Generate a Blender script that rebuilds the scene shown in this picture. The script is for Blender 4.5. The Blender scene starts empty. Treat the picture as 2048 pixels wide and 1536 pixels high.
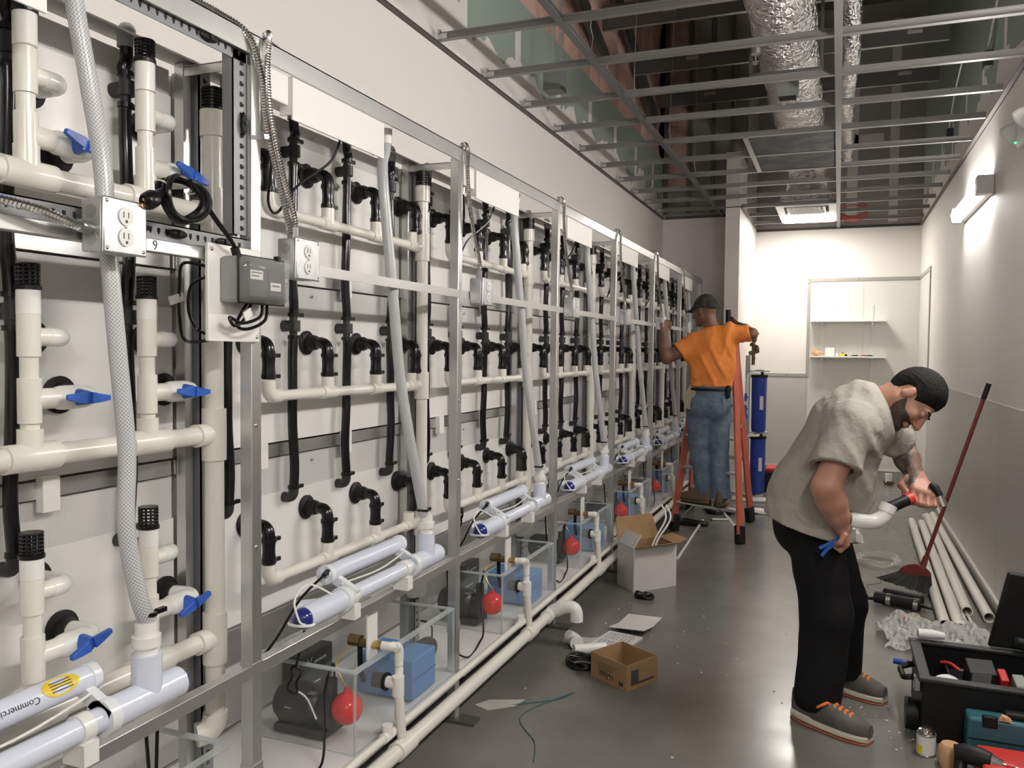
import bpy, math, random
import numpy as np
from mathutils import Vector, Matrix, Euler
random.seed(7); np.random.seed(7)
SC = bpy.context.scene
COL = SC.collection
# ------------------------------------------------------------------ camera, world, exposure
cd = bpy.data.cameras.new('camera'); cam = bpy.data.objects.new('camera', cd); COL.objects.link(cam)
cd.sensor_width = 36; cd.lens = 36*1660.8/2048; cd.clip_start = .02
def _cam():
    yaw, pit, rol = 0.37383, 0.03946, 0.00963
    cy, sy, cp, sp = math.cos(yaw), math.sin(yaw), math.cos(pit), math.sin(pit)
    f = Vector((-sy*cp, cy*cp, -sp)); r = Vector((cy, sy, 0)); u = r.cross(f)
    r2 = r*math.cos(rol)+u*math.sin(rol); u2 = -r*math.sin(rol)+u*math.cos(rol)
    m = Matrix((r2, u2, -f)).transposed().to_4x4(); m.translation = Vector((0, 0, 1.5)); return m
cam.matrix_world = _cam(); SC.camera = cam
wd = bpy.data.worlds.new('world'); SC.world = wd; wd.use_nodes = True
wd.node_tree.nodes['Background'].inputs[0].default_value = (.9, .95, 1, 1)
wd.node_tree.nodes['Background'].inputs[1].default_value = .0
vs = SC.view_settings; vs.view_transform = 'Standard'; vs.look = 'None'; vs.gamma = 1; vs.use_curve_mapping = False
vs.exposure = 0.13
SC.cycles.transparent_max_bounces = 32
TUBE_POWER = 112.0
PANEL_POWER = 42.0
# ------------------------------------------------------------------ materials
M = {}
def mat(name, col, rough=.5, metal=0., noise=None, bump=None, spec=.5, trans=0., alpha=None, emit=None, coat=0., sss=0.):
    m = bpy.data.materials.new(name); m.use_nodes = True; M[name] = m
    nt = m.node_tree; b = nt.nodes['Principled BSDF']
    b.inputs['Base Color'].default_value = (*col, 1); b.inputs['Roughness'].default_value = rough; b.inputs['Metallic'].default_value = metal
    b.inputs['Specular IOR Level'].default_value = spec; b.inputs['Coat Weight'].default_value = coat
    if trans: b.inputs['Transmission Weight'].default_value = trans; b.inputs['IOR'].default_value = 1.3
    if alpha is not None: b.inputs['Alpha'].default_value = alpha
    if emit: b.inputs['Emission Color'].default_value = (*col, 1); b.inputs['Emission Strength'].default_value = emit
    if noise or bump:
        tc = nt.nodes.new('ShaderNodeTexCoord')
    if noise:   # (scale, colour2, contrast lo, hi)
        n = nt.nodes.new('ShaderNodeTexNoise'); n.inputs['Scale'].default_value = noise[0]; n.inputs['Detail'].default_value = 5
        nt.links.new(tc.outputs['Object'], n.inputs['Vector'])
        r = nt.nodes.new('ShaderNodeValToRGB'); r.color_ramp.elements[0].position = noise[2]; r.color_ramp.elements[1].position = noise[3]
        r.color_ramp.elements[0].color = (*col, 1); r.color_ramp.elements[1].color = (*noise[1], 1)
        nt.links.new(n.outputs['Fac'], r.inputs['Fac']); nt.links.new(r.outputs['Color'], b.inputs['Base Color'])
    if bump:    # (scale, strength, distance)
        n = nt.nodes.new('ShaderNodeTexNoise'); n.inputs['Scale'].default_value = bump[0]; n.inputs['Detail'].default_value = 4
        nt.links.new(tc.outputs['Object'], n.inputs['Vector'])
        bp = nt.nodes.new('ShaderNodeBump'); bp.inputs['Strength'].default_value = bump[1]; bp.inputs['Distance'].default_value = bump[2]
        nt.links.new(n.outputs['Fac'], bp.inputs['Height']); nt.links.new(bp.outputs['Normal'], b.inputs['Normal'])
    return m
def nodes(m): return m.node_tree.nodes, m.node_tree.links, m.node_tree.nodes['Principled BSDF']
mat('paint', (.80, .765, .73), .55, noise=(1.2, (.77, .735, .70), .3, .8), bump=(60, .05, .01))
mat('wainscot', (.50, .485, .455), .35, noise=(2, (.46, .445, .415), .3, .8), bump=(90, .08, .004))
mat('frp', (.70, .69, .65), .35, noise=(2, (.66, .65, .61), .3, .8), bump=(90, .08, .004))
mat('trim', (.40, .39, .36), .4, .3)
mat('base', (.33, .32, .30), .5)
mat('basecap', (.62, .60, .56), .45)
mat('greyboard', (.33, .31, .29), .8, noise=(.9, (.27, .25, .235), .35, .7))
mat('mud', (.62, .59, .55), .8)
mat('kraft', (.78, .52, .44), .75, noise=(5, (.58, .36, .30), .3, .7), bump=(14, .7, .03))
mat('kraft2', (.64, .42, .35), .75, noise=(6, (.46, .29, .24), .3, .7), bump=(18, .7, .03))
mat('deck', (.09, .085, .08), .8)
mat('steel_dark', (.16, .155, .15), .45, .6)
mat('tee', (.22, .213, .205), .42, .55)
mat('tee_dark', (.085, .075, .068), .5, .3)
mat('foil', (.82, .80, .78), .18, 1., bump=(30, 1., .05))
mat('alu', (.70, .70, .69), .30, .85, noise=(3, (.60, .60, .59), .35, .7), bump=(120, .05, .002))
mat('galv', (.52, .53, .53), .38, .85, noise=(30, (.62, .63, .63), .4, .6))
mat('slotted', (.22, .225, .235), .45, .35)
mat('boxgrey', (.20, .21, .21), .5, .2)
mat('hole', (.012, .012, .012), .9)
mat('pvc', (.84, .81, .735), .22, noise=(4, (.80, .77, .695), .35, .7))
mat('pvcw', (.88, .87, .83), .20)
mat('whitepan', (.88, .86, .82), .4)
mat('tankpan', (.86, .845, .82), .32)
mat('black', (.006, .006, .0065), .30, spec=.35)
mat('blackm', (.008, .008, .0085), .5, spec=.3)
mat('rubber', (.006, .006, .007), .2, spec=.45)
mat('greyfit', (.03, .03, .032), .45, spec=.35)
mat('uv', (.74, .78, .90), .18)
mat('uvw', (.84, .86, .90), .25)
mat('bluecap', (.02, .025, .20), .08, coat=.5)
mat('blueh', (.035, .12, .52), .35)
mat('brass', (.55, .38, .15), .3, 1.)
mat('darkbrass', (.20, .14, .07), .4, .8)
mat('red', (.75, .03, .025), .18, sss=.2)
mat('pump', (.030, .031, .031), .42)
mat('pad', (.09, .24, .52), .9, bump=(200, .5, .004))
mat('shelfw', (.82, .80, .78), .35)
mat('yellow', (.80, .60, .05), .4)
mat('ink', (.05, .05, .055), .6)
mat('greypl', (.32, .325, .32), .4)
mat('card', (.33, .20, .095), .8, noise=(9, (.29, .175, .08), .3, .7))
mat('cardw', (.66, .64, .61), .6, noise=(5, (.60, .58, .55), .3, .7))
mat('fibreglass', (.58, .13, .08), .4, noise=(14, (.50, .11, .065), .3, .7))
mat('steelb', (.45, .45, .45), .3, .9)
mat('chrome', (.75, .74, .72), .12, 1.)
mat('teal', (.025, .12, .15), .45)
mat('redpl', (.60, .035, .03), .45)
mat('orange', (.85, .22, .06), .6)
mat('label', (.80, .79, .76), .5)
mat('broomred', (.16, .025, .02), .35)
mat('bristle', (.03, .032, .03), .8)
mat('housing', (.02, .055, .33), .30)
mat('tan', (.62, .36, .20), .7)
mat('redwire', (.45, .05, .04), .4)
mat('filter', (.045, .05, .052), .8, noise=(6, (.11, .115, .12), .45, .75))
mat('whiteenamel', (.80, .80, .79), .4)
mat('greenled', (.1, .9, .4), .4, emit=2.)
mat('mortar', (.50, .48, .44), .9, noise=(30, (.42, .40, .36), .3, .7))
mat('tube_light', (1., .965, .915), .5, emit=TUBE_POWER); mat('tube_light_dim', (1., .965, .915), .5, emit=TUBE_POWER*.42)
mat('panel_light', (1., .955, .88), .5, emit=PANEL_POWER)
def glassy(name, col, clear, rough=.05):
    m = bpy.data.materials.new(name); m.use_nodes = True; M[name] = m; nt = m.node_tree; N = nt.nodes; L = nt.links
    N.remove(N['Principled BSDF']); out = N['Material Output']
    t = N.new('ShaderNodeBsdfTransparent'); t.inputs[0].default_value = (*col, 1)
    g = N.new('ShaderNodeBsdfPrincipled'); g.inputs['Base Color'].default_value = (*[c*.9 for c in col], 1); g.inputs['Roughness'].default_value = rough
    fr = N.new('ShaderNodeFresnel'); fr.inputs[0].default_value = 1.45
    mp = N.new('ShaderNodeMapRange'); mp.inputs['From Min'].default_value = 0; mp.inputs['From Max'].default_value = 1; mp.inputs['To Min'].default_value = 1-clear; mp.inputs['To Max'].default_value = 1
    ge = N.new('ShaderNodeNewGeometry'); inv = N.new('ShaderNodeMath'); inv.operation = 'SUBTRACT'; inv.inputs[0].default_value = 1; L.new(ge.outputs['Backfacing'], inv.inputs[1])
    ml = N.new('ShaderNodeMath'); ml.operation = 'MULTIPLY'; L.new(fr.outputs[0], ml.inputs[0]); L.new(inv.outputs[0], ml.inputs[1])
    L.new(ml.outputs[0], mp.inputs['Value']); mx = N.new('ShaderNodeMixShader')
    L.new(mp.outputs[0], mx.inputs[0]); L.new(t.outputs[0], mx.inputs[1]); L.new(g.outputs[0], mx.inputs[2]); L.new(mx.outputs[0], out.inputs[0])
    return m
glassy('acrylic', (.985, .99, .99), .985)
glassy('acryledge', (.85, .88, .88), .6)
glassy('clearpl', (.97, .97, .96), .90)
glassy('plasticwrap', (.95, .945, .93), .62, .10)
def _crinkle():
    nt = M['plasticwrap'].node_tree; N = nt.nodes; b = [n for n in N if n.type == 'BSDF_PRINCIPLED'][0]
    v = N.new('ShaderNodeTexVoronoi'); v.inputs['Scale'].default_value = 34; tc = N.new('ShaderNodeTexCoord'); bp = N.new('ShaderNodeBump'); bp.inputs['Strength'].default_value = 1.; bp.inputs['Distance'].default_value = .02
    nt.links.new(tc.outputs['Object'], v.inputs['Vector']); nt.links.new(v.outputs['Distance'], bp.inputs['Height']); nt.links.new(bp.outputs[0], b.inputs['Normal'])
_crinkle()
glassy('redball', (.86, .05, .045), .08, .15)
def checks():
    # braided hose: diagonal crossing threads around and along the tube (UV: u round, v metres)
    m = mat('braid', (.55, .56, .57), .22); N, L, b = nodes(m)
    uv = N.new('ShaderNodeUVMap'); sp = N.new('ShaderNodeSeparateXYZ'); L.new(uv.outputs[0], sp.inputs[0])
    def thread(sgn):
        a = N.new('ShaderNodeMath'); a.operation = 'MULTIPLY'; a.inputs[1].default_value = 14.; L.new(sp.outputs[0], a.inputs[0])
        c = N.new('ShaderNodeMath'); c.operation = 'MULTIPLY'; c.inputs[1].default_value = 120.*sgn; L.new(sp.outputs[1], c.inputs[0])
        d = N.new('ShaderNodeMath'); d.operation = 'ADD'; L.new(a.outputs[0], d.inputs[0]); L.new(c.outputs[0], d.inputs[1])
        e = N.new('ShaderNodeMath'); e.operation = 'FRACT'; L.new(d.outputs[0], e.inputs[0])
        g = N.new('ShaderNodeMath'); g.operation = 'LESS_THAN'; g.inputs[1].default_value = .3; L.new(e.outputs[0], g.inputs[0]); return g
    t1, t2 = thread(1), thread(-1)
    mx = N.new('ShaderNodeMath'); mx.operation = 'MAXIMUM'; L.new(t1.outputs[0], mx.inputs[0]); L.new(t2.outputs[0], mx.inputs[1])
    mc = N.new('ShaderNodeMix'); mc.data_type = 'RGBA'; L.new(mx.outputs[0], mc.inputs['Factor'])
    mc.inputs['A'].default_value = (.40, .41, .42, 1); mc.inputs['B'].default_value = (.78, .79, .80, 1)
    L.new(mc.outputs['Result'], b.inputs['Base Color'])
    bp = N.new('ShaderNodeBump'); bp.inputs['Strength'].default_value = .5; bp.inputs['Distance'].default_value = .002
    L.new(mx.outputs[0], bp.inputs['Height']); L.new(bp.outputs[0], b.inputs['Normal'])
    b.inputs['Alpha'].default_value = .86
    # perforated sheet: rows of small round holes through the sheet
    m = mat('perf', (.74, .72, .69), .45); N, L, b = nodes(m)
    tc = N.new('ShaderNodeTexCoord'); sp = N.new('ShaderNodeSeparateXYZ'); L.new(tc.outputs['Object'], sp.inputs[0])
    def cell(out, k, off=0):
        a = N.new('ShaderNodeMath'); a.operation = 'MULTIPLY_ADD'; a.inputs[1].default_value = k; a.inputs[2].default_value = off; L.new(out, a.inputs[0])
        f = N.new('ShaderNodeMath'); f.operation = 'FRACT'; L.new(a.outputs[0], f.inputs[0])
        s = N.new('ShaderNodeMath'); s.operation = 'SUBTRACT'; s.inputs[1].default_value = .5; L.new(f.outputs[0], s.inputs[0])
        p = N.new('ShaderNodeMath'); p.operation = 'POWER'; p.inputs[1].default_value = 2; ab = N.new('ShaderNodeMath'); ab.operation = 'ABSOLUTE'; L.new(s.outputs[0], ab.inputs[0]); L.new(ab.outputs[0], p.inputs[0]); return p
    y, z = cell(sp.outputs[1], 230), cell(sp.outputs[2], 230)
    ad = N.new('ShaderNodeMath'); L.new(y.outputs[0], ad.inputs[0]); L.new(z.outputs[0], ad.inputs[1])
    lt = N.new('ShaderNodeMath'); lt.operation = 'LESS_THAN'; lt.inputs[1].default_value = .085; L.new(ad.outputs[0], lt.inputs[0])
    mc = N.new('ShaderNodeMix'); mc.data_type = 'RGBA'; L.new(lt.outputs[0], mc.inputs['Factor']); mc.inputs['A'].default_value = (.72, .705, .68, 1); mc.inputs['B'].default_value = (.42, .41, .40, 1)
    L.new(mc.outputs['Result'], b.inputs['Base Color'])
    # left wall: painted below, raw green board with trowelled joint compound above the ceiling line
    m = mat('wallboard', (.8, .77, .73), .6); N, L, b = nodes(m)
    tc = N.new('ShaderNodeTexCoord'); sp = N.new('ShaderNodeSeparateXYZ'); L.new(tc.outputs['Object'], sp.inputs[0])
    mp = N.new('ShaderNodeMapping'); mp.inputs['Scale'].default_value = (1, 1.6, 1.); L.new(tc.outputs['Object'], mp.inputs[0])
    n = N.new('ShaderNodeTexNoise'); n.inputs['Scale'].default_value = 1.5; n.inputs['Detail'].default_value = 3; L.new(mp.outputs[0], n.inputs[0])
    a = N.new('ShaderNodeMath'); a.operation = 'MULTIPLY_ADD'; a.inputs[1].default_value = .75; L.new(n.outputs[0], a.inputs[0]); L.new(sp.outputs[2], a.inputs[2])
    r = N.new('ShaderNodeMath'); r.operation = 'GREATER_THAN'; r.inputs[1].default_value = 3.66; L.new(a.outputs[0], r.inputs[0])
    fy = N.new('ShaderNodeMath'); fy.operation = 'MULTIPLY'; fy.inputs[1].default_value = 1/.82; L.new(sp.outputs[1], fy.inputs[0])
    ff = N.new('ShaderNodeMath'); ff.operation = 'FRACT'; L.new(fy.outputs[0], ff.inputs[0])
    st = N.new('ShaderNodeMath'); st.operation = 'LESS_THAN'; st.inputs[1].default_value = .12; L.new(ff.outputs[0], st.inputs[0])
    zz = N.new('ShaderNodeMath'); zz.operation = 'LESS_THAN'; zz.inputs[1].default_value = 3.55; L.new(sp.outputs[2], zz.inputs[0])
    ms = N.new('ShaderNodeMath'); ms.operation = 'MULTIPLY'; L.new(st.outputs[0], ms.inputs[0]); L.new(zz.outputs[0], ms.inputs[1])
    s2 = N.new('ShaderNodeMath'); s2.operation = 'SUBTRACT'; s2.use_clamp = True; L.new(r.outputs[0], s2.inputs[0]); L.new(ms.outputs[0], s2.inputs[1])
    n2 = N.new('ShaderNodeTexNoise'); n2.inputs['Scale'].default_value = 1.; L.new(tc.outputs['Object'], n2.inputs[0])
    mc = N.new('ShaderNodeMix'); mc.data_type = 'RGBA'; L.new(s2.outputs[0], mc.inputs['Factor']); mc.inputs['A'].default_value = (.80, .765, .73, 1); mc.inputs['B'].default_value = (.30, .36, .31, 1)
    L.new(mc.outputs['Result'], b.inputs['Base Color'])
    # sealed concrete floor
    m = mat('concrete', (.2, .2, .18), .28); N, L, b = nodes(m)
    tc = N.new('ShaderNodeTexCoord')
    n = N.new('ShaderNodeTexNoise'); n.inputs['Scale'].default_value = 1.3; n.inputs['Detail'].default_value = 8; n.inputs['Roughness'].default_value = .6; L.new(tc.outputs['Object'], n.inputs[0])
    r = N.new('ShaderNodeValToRGB'); r.color_ramp.elements[0].position = .3; r.color_ramp.elements[1].position = .72
    r.color_ramp.elements[0].color = (.125, .120, .107, 1); r.color_ramp.elements[1].color = (.21, .203, .182, 1); L.new(n.outputs[0], r.inputs[0]); L.new(r.outputs[0], b.inputs['Base Color'])
    n3 = N.new('ShaderNodeTexNoise'); n3.inputs['Scale'].default_value = 6; n3.inputs['Detail'].default_value = 6; L.new(tc.outputs['Object'], n3.inputs[0])
    mr = N.new('ShaderNodeMapRange'); mr.inputs['To Min'].default_value = .14; mr.inputs['To Max'].default_value = .30; L.new(n3.outputs[0], mr.inputs[0]); L.new(mr.outputs[0], b.inputs['Roughness'])
    bp = N.new('ShaderNodeBump'); bp.inputs['Strength'].default_value = .03; bp.inputs['Distance'].default_value = .004; L.new(n3.outputs[0], bp.inputs['Height']); L.new(bp.outputs[0], b.inputs['Normal'])
checks()
# ------------------------------------------------------------------ mesh builder
V = Vector
def frame(d):
    d = V(d).normalized(); a = V((0, 0, 1)) if abs(d.z) < .9 else V((1, 0, 0))
    u = a.cross(d).normalized(); return u, d.cross(u), d
class MB:
    def __init__(s): s.v = []; s.f = []; s.uv = {}
    def add(s, vs, fs):
        o = len(s.v); s.v += [tuple(p) for p in vs]; s.f += [tuple(i+o for i in f) for f in fs]; return s
    def box(s, lo, hi):
        x0, y0, z0 = lo; x1, y1, z1 = hi
        return s.add([(x0,y0,z0),(x1,y0,z0),(x1,y1,z0),(x0,y1,z0),(x0,y0,z1),(x1,y0,z1),(x1,y1,z1),(x0,y1,z1)],
                     [(0,3,2,1),(4,5,6,7),(0,1,5,4),(1,2,6,5),(2,3,7,6),(3,0,4,7)])
    def cbox(s, c, size): return s.box([c[i]-size[i]/2 for i in range(3)], [c[i]+size[i]/2 for i in range(3)])
    def obox(s, c, size, rot):   # rot: Euler tuple or Matrix
        R = rot if isinstance(rot, Matrix) else Euler(rot).to_matrix(); c = V(c); h = [k/2 for k in size]
        p = [c+R@V((x*h[0], y*h[1], z*h[2])) for z in (-1, 1) for x, y in ((-1,-1),(1,-1),(1,1),(-1,1))]
        return s.add(p, [(0,3,2,1),(4,5,6,7),(0,1,5,4),(1,2,6,5),(2,3,7,6),(3,0,4,7)])
    def bar(s, a, b, w, t, up=(0, 0, 1)):   # rectangular bar from a to b, w across, t along up
        a, b = V(a), V(b); d = (b-a).normalized(); x = d.cross(V(up)).normalized(); z = x.cross(d)
        R = Matrix((x, d, z)).transposed(); return s.obox((a+b)/2, (w, (b-a).length, t), R)
    def cyl(s, a, b, r, r2=None, n=16, caps=True):
        a, b = V(a), V(b); u, w, d = frame(b-a); r2 = r if r2 is None else r2; vs = []
        for p, q in ((a, r), (b, r2)):
            for i in range(n): t = 2*math.pi*i/n; vs.append(p+(u*math.cos(t)+w*math.sin(t))*q)
        fs = [(i, (i+1) % n, n+(i+1) % n, n+i) for i in range(n)]
        if caps: fs += [tuple(range(n-1, -1, -1)), tuple(range(n, 2*n))]
        return s.add(vs, fs)
    def pipe(s, a, b, r, t, n=20):  # open pipe with wall thickness
        a, b = V(a), V(b); u, w, d = frame(b-a); vs = []
        for p, q in ((a, r), (b, r), (b, r-t), (a, r-t)):
            for i in range(n): k = 2*math.pi*i/n; vs.append(p+(u*math.cos(k)+w*math.sin(k))*q)
        fs = [(j*n+i, j*n+(i+1) % n, ((j+1) % 4)*n+(i+1) % n, ((j+1) % 4)*n+i) for j in range(4) for i in range(n)]
        return s.add(vs, fs)
    def tube(s, path, r, n=10, closed=False, caps=True, uvs=False):
        P = [V(p) for p in path]; m = len(P); R = r if isinstance(r, (list, tuple)) else [r]*m; vs = []; u = None; ln = 0
        o = len(s.v)
        for i in range(m):
            if closed: d = P[(i+1) % m]-P[i-1]
            else: d = P[min(i+1, m-1)]-P[max(i-1, 0)]
            d.normalize()
            if u is None: u, w, _ = frame(d)
            else: u = (u-d*u.dot(d)).normalized(); w = d.cross(u)
            if i: ln += (P[i]-P[i-1]).length
            for k in range(n): t = 2*math.pi*k/n; vs.append(P[i]+(u*math.cos(t)+w*math.sin(t))*R[i])
        fs = []
        for i in range(m if closed else m-1):
            for k in range(n): fs.append((i*n+k, i*n+(k+1) % n, ((i+1) % m)*n+(k+1) % n, ((i+1) % m)*n+k))
        if uvs:
            acc = [0]
            for i in range(1, m): acc.append(acc[-1]+(P[i]-P[i-1]).length)
            q = len(s.f)
            for i in range(m-1):
                for k in range(n): s.uv[q] = [(k/n, acc[i]), ((k+1)/n, acc[i]), ((k+1)/n, acc[i+1]), (k/n, acc[i+1])]; q += 1
        if caps and not closed: fs += [tuple(range(n-1, -1, -1)), tuple(range((m-1)*n, m*n))]
        return s.add(vs, fs)
    def lathe(s, prof, o, d=(0, 0, 1), n=20):  # prof: [(r, h)...] closed at the ends when r=0
        u, w, d = frame(d); o = V(o); vs = []; fs = []; m = len(prof)
        for r, h in prof:
            for i in range(n): t = 2*math.pi*i/n; vs.append(o+d*h+(u*math.cos(t)+w*math.sin(t))*max(r, 1e-5))
        for j in range(m-1):
            for i in range(n): fs.append((j*n+i, j*n+(i+1) % n, (j+1)*n+(i+1) % n, (j+1)*n+i))
        return s.add(vs, fs)
    def sph(s, c, r, n=16, m=10, sc=(1, 1, 1), R=None):
        c = V(c); vs = []; fs = []
        for j in range(m+1):
            a = math.pi*j/m
            for i in range(n):
                b = 2*math.pi*i/n; p = V((math.sin(a)*math.cos(b)*sc[0]*r, math.sin(a)*math.sin(b)*sc[1]*r, math.cos(a)*sc[2]*r))
                vs.append(c+(R@p if R else p))
        for j in range(m):
            for i in range(n): fs.append((j*n+i, (j+1)*n+i, (j+1)*n+(i+1) % n, j*n+(i+1) % n))
        return s.add(vs, fs)
    def prism(s, pts, d):  # polygon of 3d points extruded by d
        n = len(pts); d = V(d); vs = [V(p) for p in pts]+[V(p)+d for p in pts]
        return s.add(vs, [tuple(range(n-1, -1, -1)), tuple(range(n, 2*n))]+[(i, (i+1) % n, n+(i+1) % n, n+i) for i in range(n)])
    def sheet(s, fn, nu, nv, th):  # closed thick sheet: fn(u,v)->point, th thickness along normal guess
        P = [[V(fn(i/nu, j/nv)) for j in range(nv+1)] for i in range(nu+1)]; vs = []; W = nv+1
        Nn = []
        for i in range(nu+1):
            for j in range(W):
                a = P[min(i+1, nu)][j]-P[max(i-1, 0)][j]; b = P[i][min(j+1, nv)]-P[i][max(j-1, 0)]; Nn.append(a.cross(b).normalized())
        vs = [P[i][j] for i in range(nu+1) for j in range(W)]; k = len(vs); vs += [vs[i]-Nn[i]*th for i in range(k)]; fs = []
        for i in range(nu):
            for j in range(nv):
                a, b, c, d = i*W+j, (i+1)*W+j, (i+1)*W+j+1, i*W+j+1; fs += [(a, b, c, d), (k+d, k+c, k+b, k+a)]
        rim = [i*W for i in range(nu+1)]+[nu*W+j for j in range(1, W)]+[i*W+nv for i in range(nu-1, -1, -1)]+[j for j in range(nv-1, 0, -1)]
        for q in range(len(rim)): a, b = rim[q], rim[(q+1) % len(rim)]; fs.append((b, a, k+a, k+b))
        return s.add(vs, fs)
WL = {}    # world position of the root of every object
def _mesh(name, mb, m, base, angle=38):
    me = bpy.data.meshes.new(name); b = V(base)
    me.from_pydata([(p[0]-b.x, p[1]-b.y, p[2]-b.z) for p in mb.v], [], mb.f); me.validate(); 
    if mb.uv and len(me.polygons) == len(mb.f):
        l = me.uv_layers.new(name='UVMap').data
        for fi, uvs in mb.uv.items():
            for q, li in enumerate(me.polygons[fi].loop_indices): l[li].uv = uvs[q]
    me.polygons.foreach_set('use_smooth', [True]*len(me.polygons)); me.set_sharp_from_angle(angle=math.radians(angle))
    me.materials.append(M[m] if isinstance(m, str) else m); me.update(); return me
def thing(name, label, cat, loc=(0, 0, 0), group=None):
    o = bpy.data.objects.new(name, None); o.empty_display_size = .05; COL.objects.link(o); o.location = loc
    o['label'] = label; o['category'] = cat
    if group: o['group'] = group
    WL[o.name] = V(loc); return o
def part(parent, name, mb, m, label=None, bevel=0, kind=None, angle=38):
    b = WL[parent.name]; o = bpy.data.objects.new(name, _mesh(name, mb, m, b, angle)); COL.objects.link(o); o.parent = parent; WL[o.name] = b
    if label: o['label'] = label
    if kind: o['kind'] = kind
    if bevel: _bev(o, bevel)
    return o
def _bev(o, w):
    md = o.modifiers.new('bevel', 'BEVEL'); md.width = w; md.segments = 2; md.limit_method = 'ANGLE'; md.angle_limit = .6
def solo(name, label, cat, mb, m, loc=(0, 0, 0), group=None, bevel=0, kind=None, angle=38):
    o = bpy.data.objects.new(name, _mesh(name, mb, m, loc, angle)); COL.objects.link(o); o.location = loc; WL[o.name] = V(loc)
    if label: o['label'] = label; o['category'] = cat
    if group: o['group'] = group
    if kind: o['kind'] = kind
    if bevel: _bev(o, bevel)
    return o
def struct(name, mb, m, label=None, cat=None, bevel=0):
    return solo(name, label, cat, mb, m, kind='structure', bevel=bevel)
def kids(o): return [c for c in ALLK.get(o.name, [])]
def dup(o, d, label=None, parent=None):
    c = o.copy(); COL.objects.link(c)
    if parent is None:
        c.location = V(o.location)+V(d); WL[c.name] = WL[o.name]+V(d)
    else: c.parent = parent; WL[c.name] = WL[parent.name]
    if label: c['label'] = label
    for ch in list(o.children): dup(ch, (0, 0, 0), None, c)
    return c
def bend(p, d1, d2, L, n=6):   # path round a corner at p: comes from p+d1*L, leaves to p+d2*L
    p, d1, d2 = V(p), V(d1).normalized(), V(d2).normalized(); out = []
    for i in range(n+1):
        t = i/n; out.append(p+d1*L*(1-t)**2+d2*L*t*t)
    return out
def spline(pts, n=8, closed=False):
    P = [V(p) for p in pts]; out = []; m = len(P)
    for i in range(m if closed else m-1):
        g = (lambda k: P[k % m]) if closed else (lambda k: P[max(0, min(m-1, k))])
        p0, p1, p2, p3 = g(i-1), g(i), g(i+1), g(i+2)
        for k in range(n):
            t = k/n; out.append(.5*((2*p1)+(p2-p0)*t+(2*p0-5*p1+4*p2-p3)*t*t+(3*p1-p0-3*p2+p3)*t**3))
    if not closed: out.append(P[-1])
    return out
def textmesh(s, size, m_name='txt', depth=.0004):
    cu = bpy.data.curves.new(m_name, 'FONT'); cu.body = s; cu.size = size; cu.extrude = depth; cu.align_x = 'CENTER'; cu.align_y = 'CENTER'
    o = bpy.data.objects.new(m_name, cu); COL.objects.link(o); bpy.context.view_layer.update()
    me = bpy.data.meshes.new_from_object(o.evaluated_get(bpy.context.evaluated_depsgraph_get()))
    mb = MB(); mb.add([tuple(v.co) for v in me.vertices], [tuple(p.vertices) for p in me.polygons])
    bpy.data.objects.remove(o); bpy.data.curves.remove(cu); bpy.data.meshes.remove(me); return mb
def xf(mb, fn): mb.v = [tuple(fn(V(p))) for p in mb.v]; return mb
# ------------------------------------------------------------------ room shell
XL, XR, YB, YE, YN, ZT = -1.93, .89, 11.0, 9.66, -3.0, 5.7
HC = 3.05
struct('floor', MB().box((XL-.3, YN-.1, -.1), (XR+.3, YB+.1, 0)), 'concrete')
wl = struct('wall_left', MB().box((XL-.1, YN, 0), (XL, YE, 3.72)).box((XL-.12, YN, 3.72), (XL-.1, YE, ZT)), 'wallboard')
struct('wall_end', MB().box((XL, YE, 0), (-1.14, YE+.1, HC)), 'paint')
# raw board above the ceiling line of the end wall, behind it the pier
we = struct('wall_end_upper', MB().box((XL, YE, HC), (-1.14, YE+.1, ZT)), 'greyboard')
struct('wall_pier', MB().box((-1.146, 9.08, 0), (-1.0, 9.76, 3.62)), 'paint')
struct('wall_pier_return', MB().box((-1.146, 9.76, 0), (-1.0, YB, HC)), 'paint')
struct('wall_pier_upper', MB().box((-1.146, 9.76, HC), (-1.0, YB, ZT)), 'greyboard')
wb = struct('wall_back', MB().box((-1.146, YB, 0), (XR, YB+.1, HC)), 'paint')
wbu = struct('wall_back_upper', MB().box((-1.146, YB, HC), (XR, YB+.1, ZT)), 'greyboard')
wr = struct('wall_right', MB().box((XR, YN, 0), (XR+.1, YB, HC+.12)), 'paint')
wru = struct('wall_right_upper', MB().box((XR, YN, HC+.12), (XR+.1, YB, ZT)), 'wallboard')
struct('wall_front', MB().box((XL, YN-.1, 0), (XR, YN, ZT)), 'paint')
struct('ceiling_deck', MB().box((XL-.1, YN-.1, ZT), (XR+.1, YB+.1, ZT+.1)), 'deck')
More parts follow.
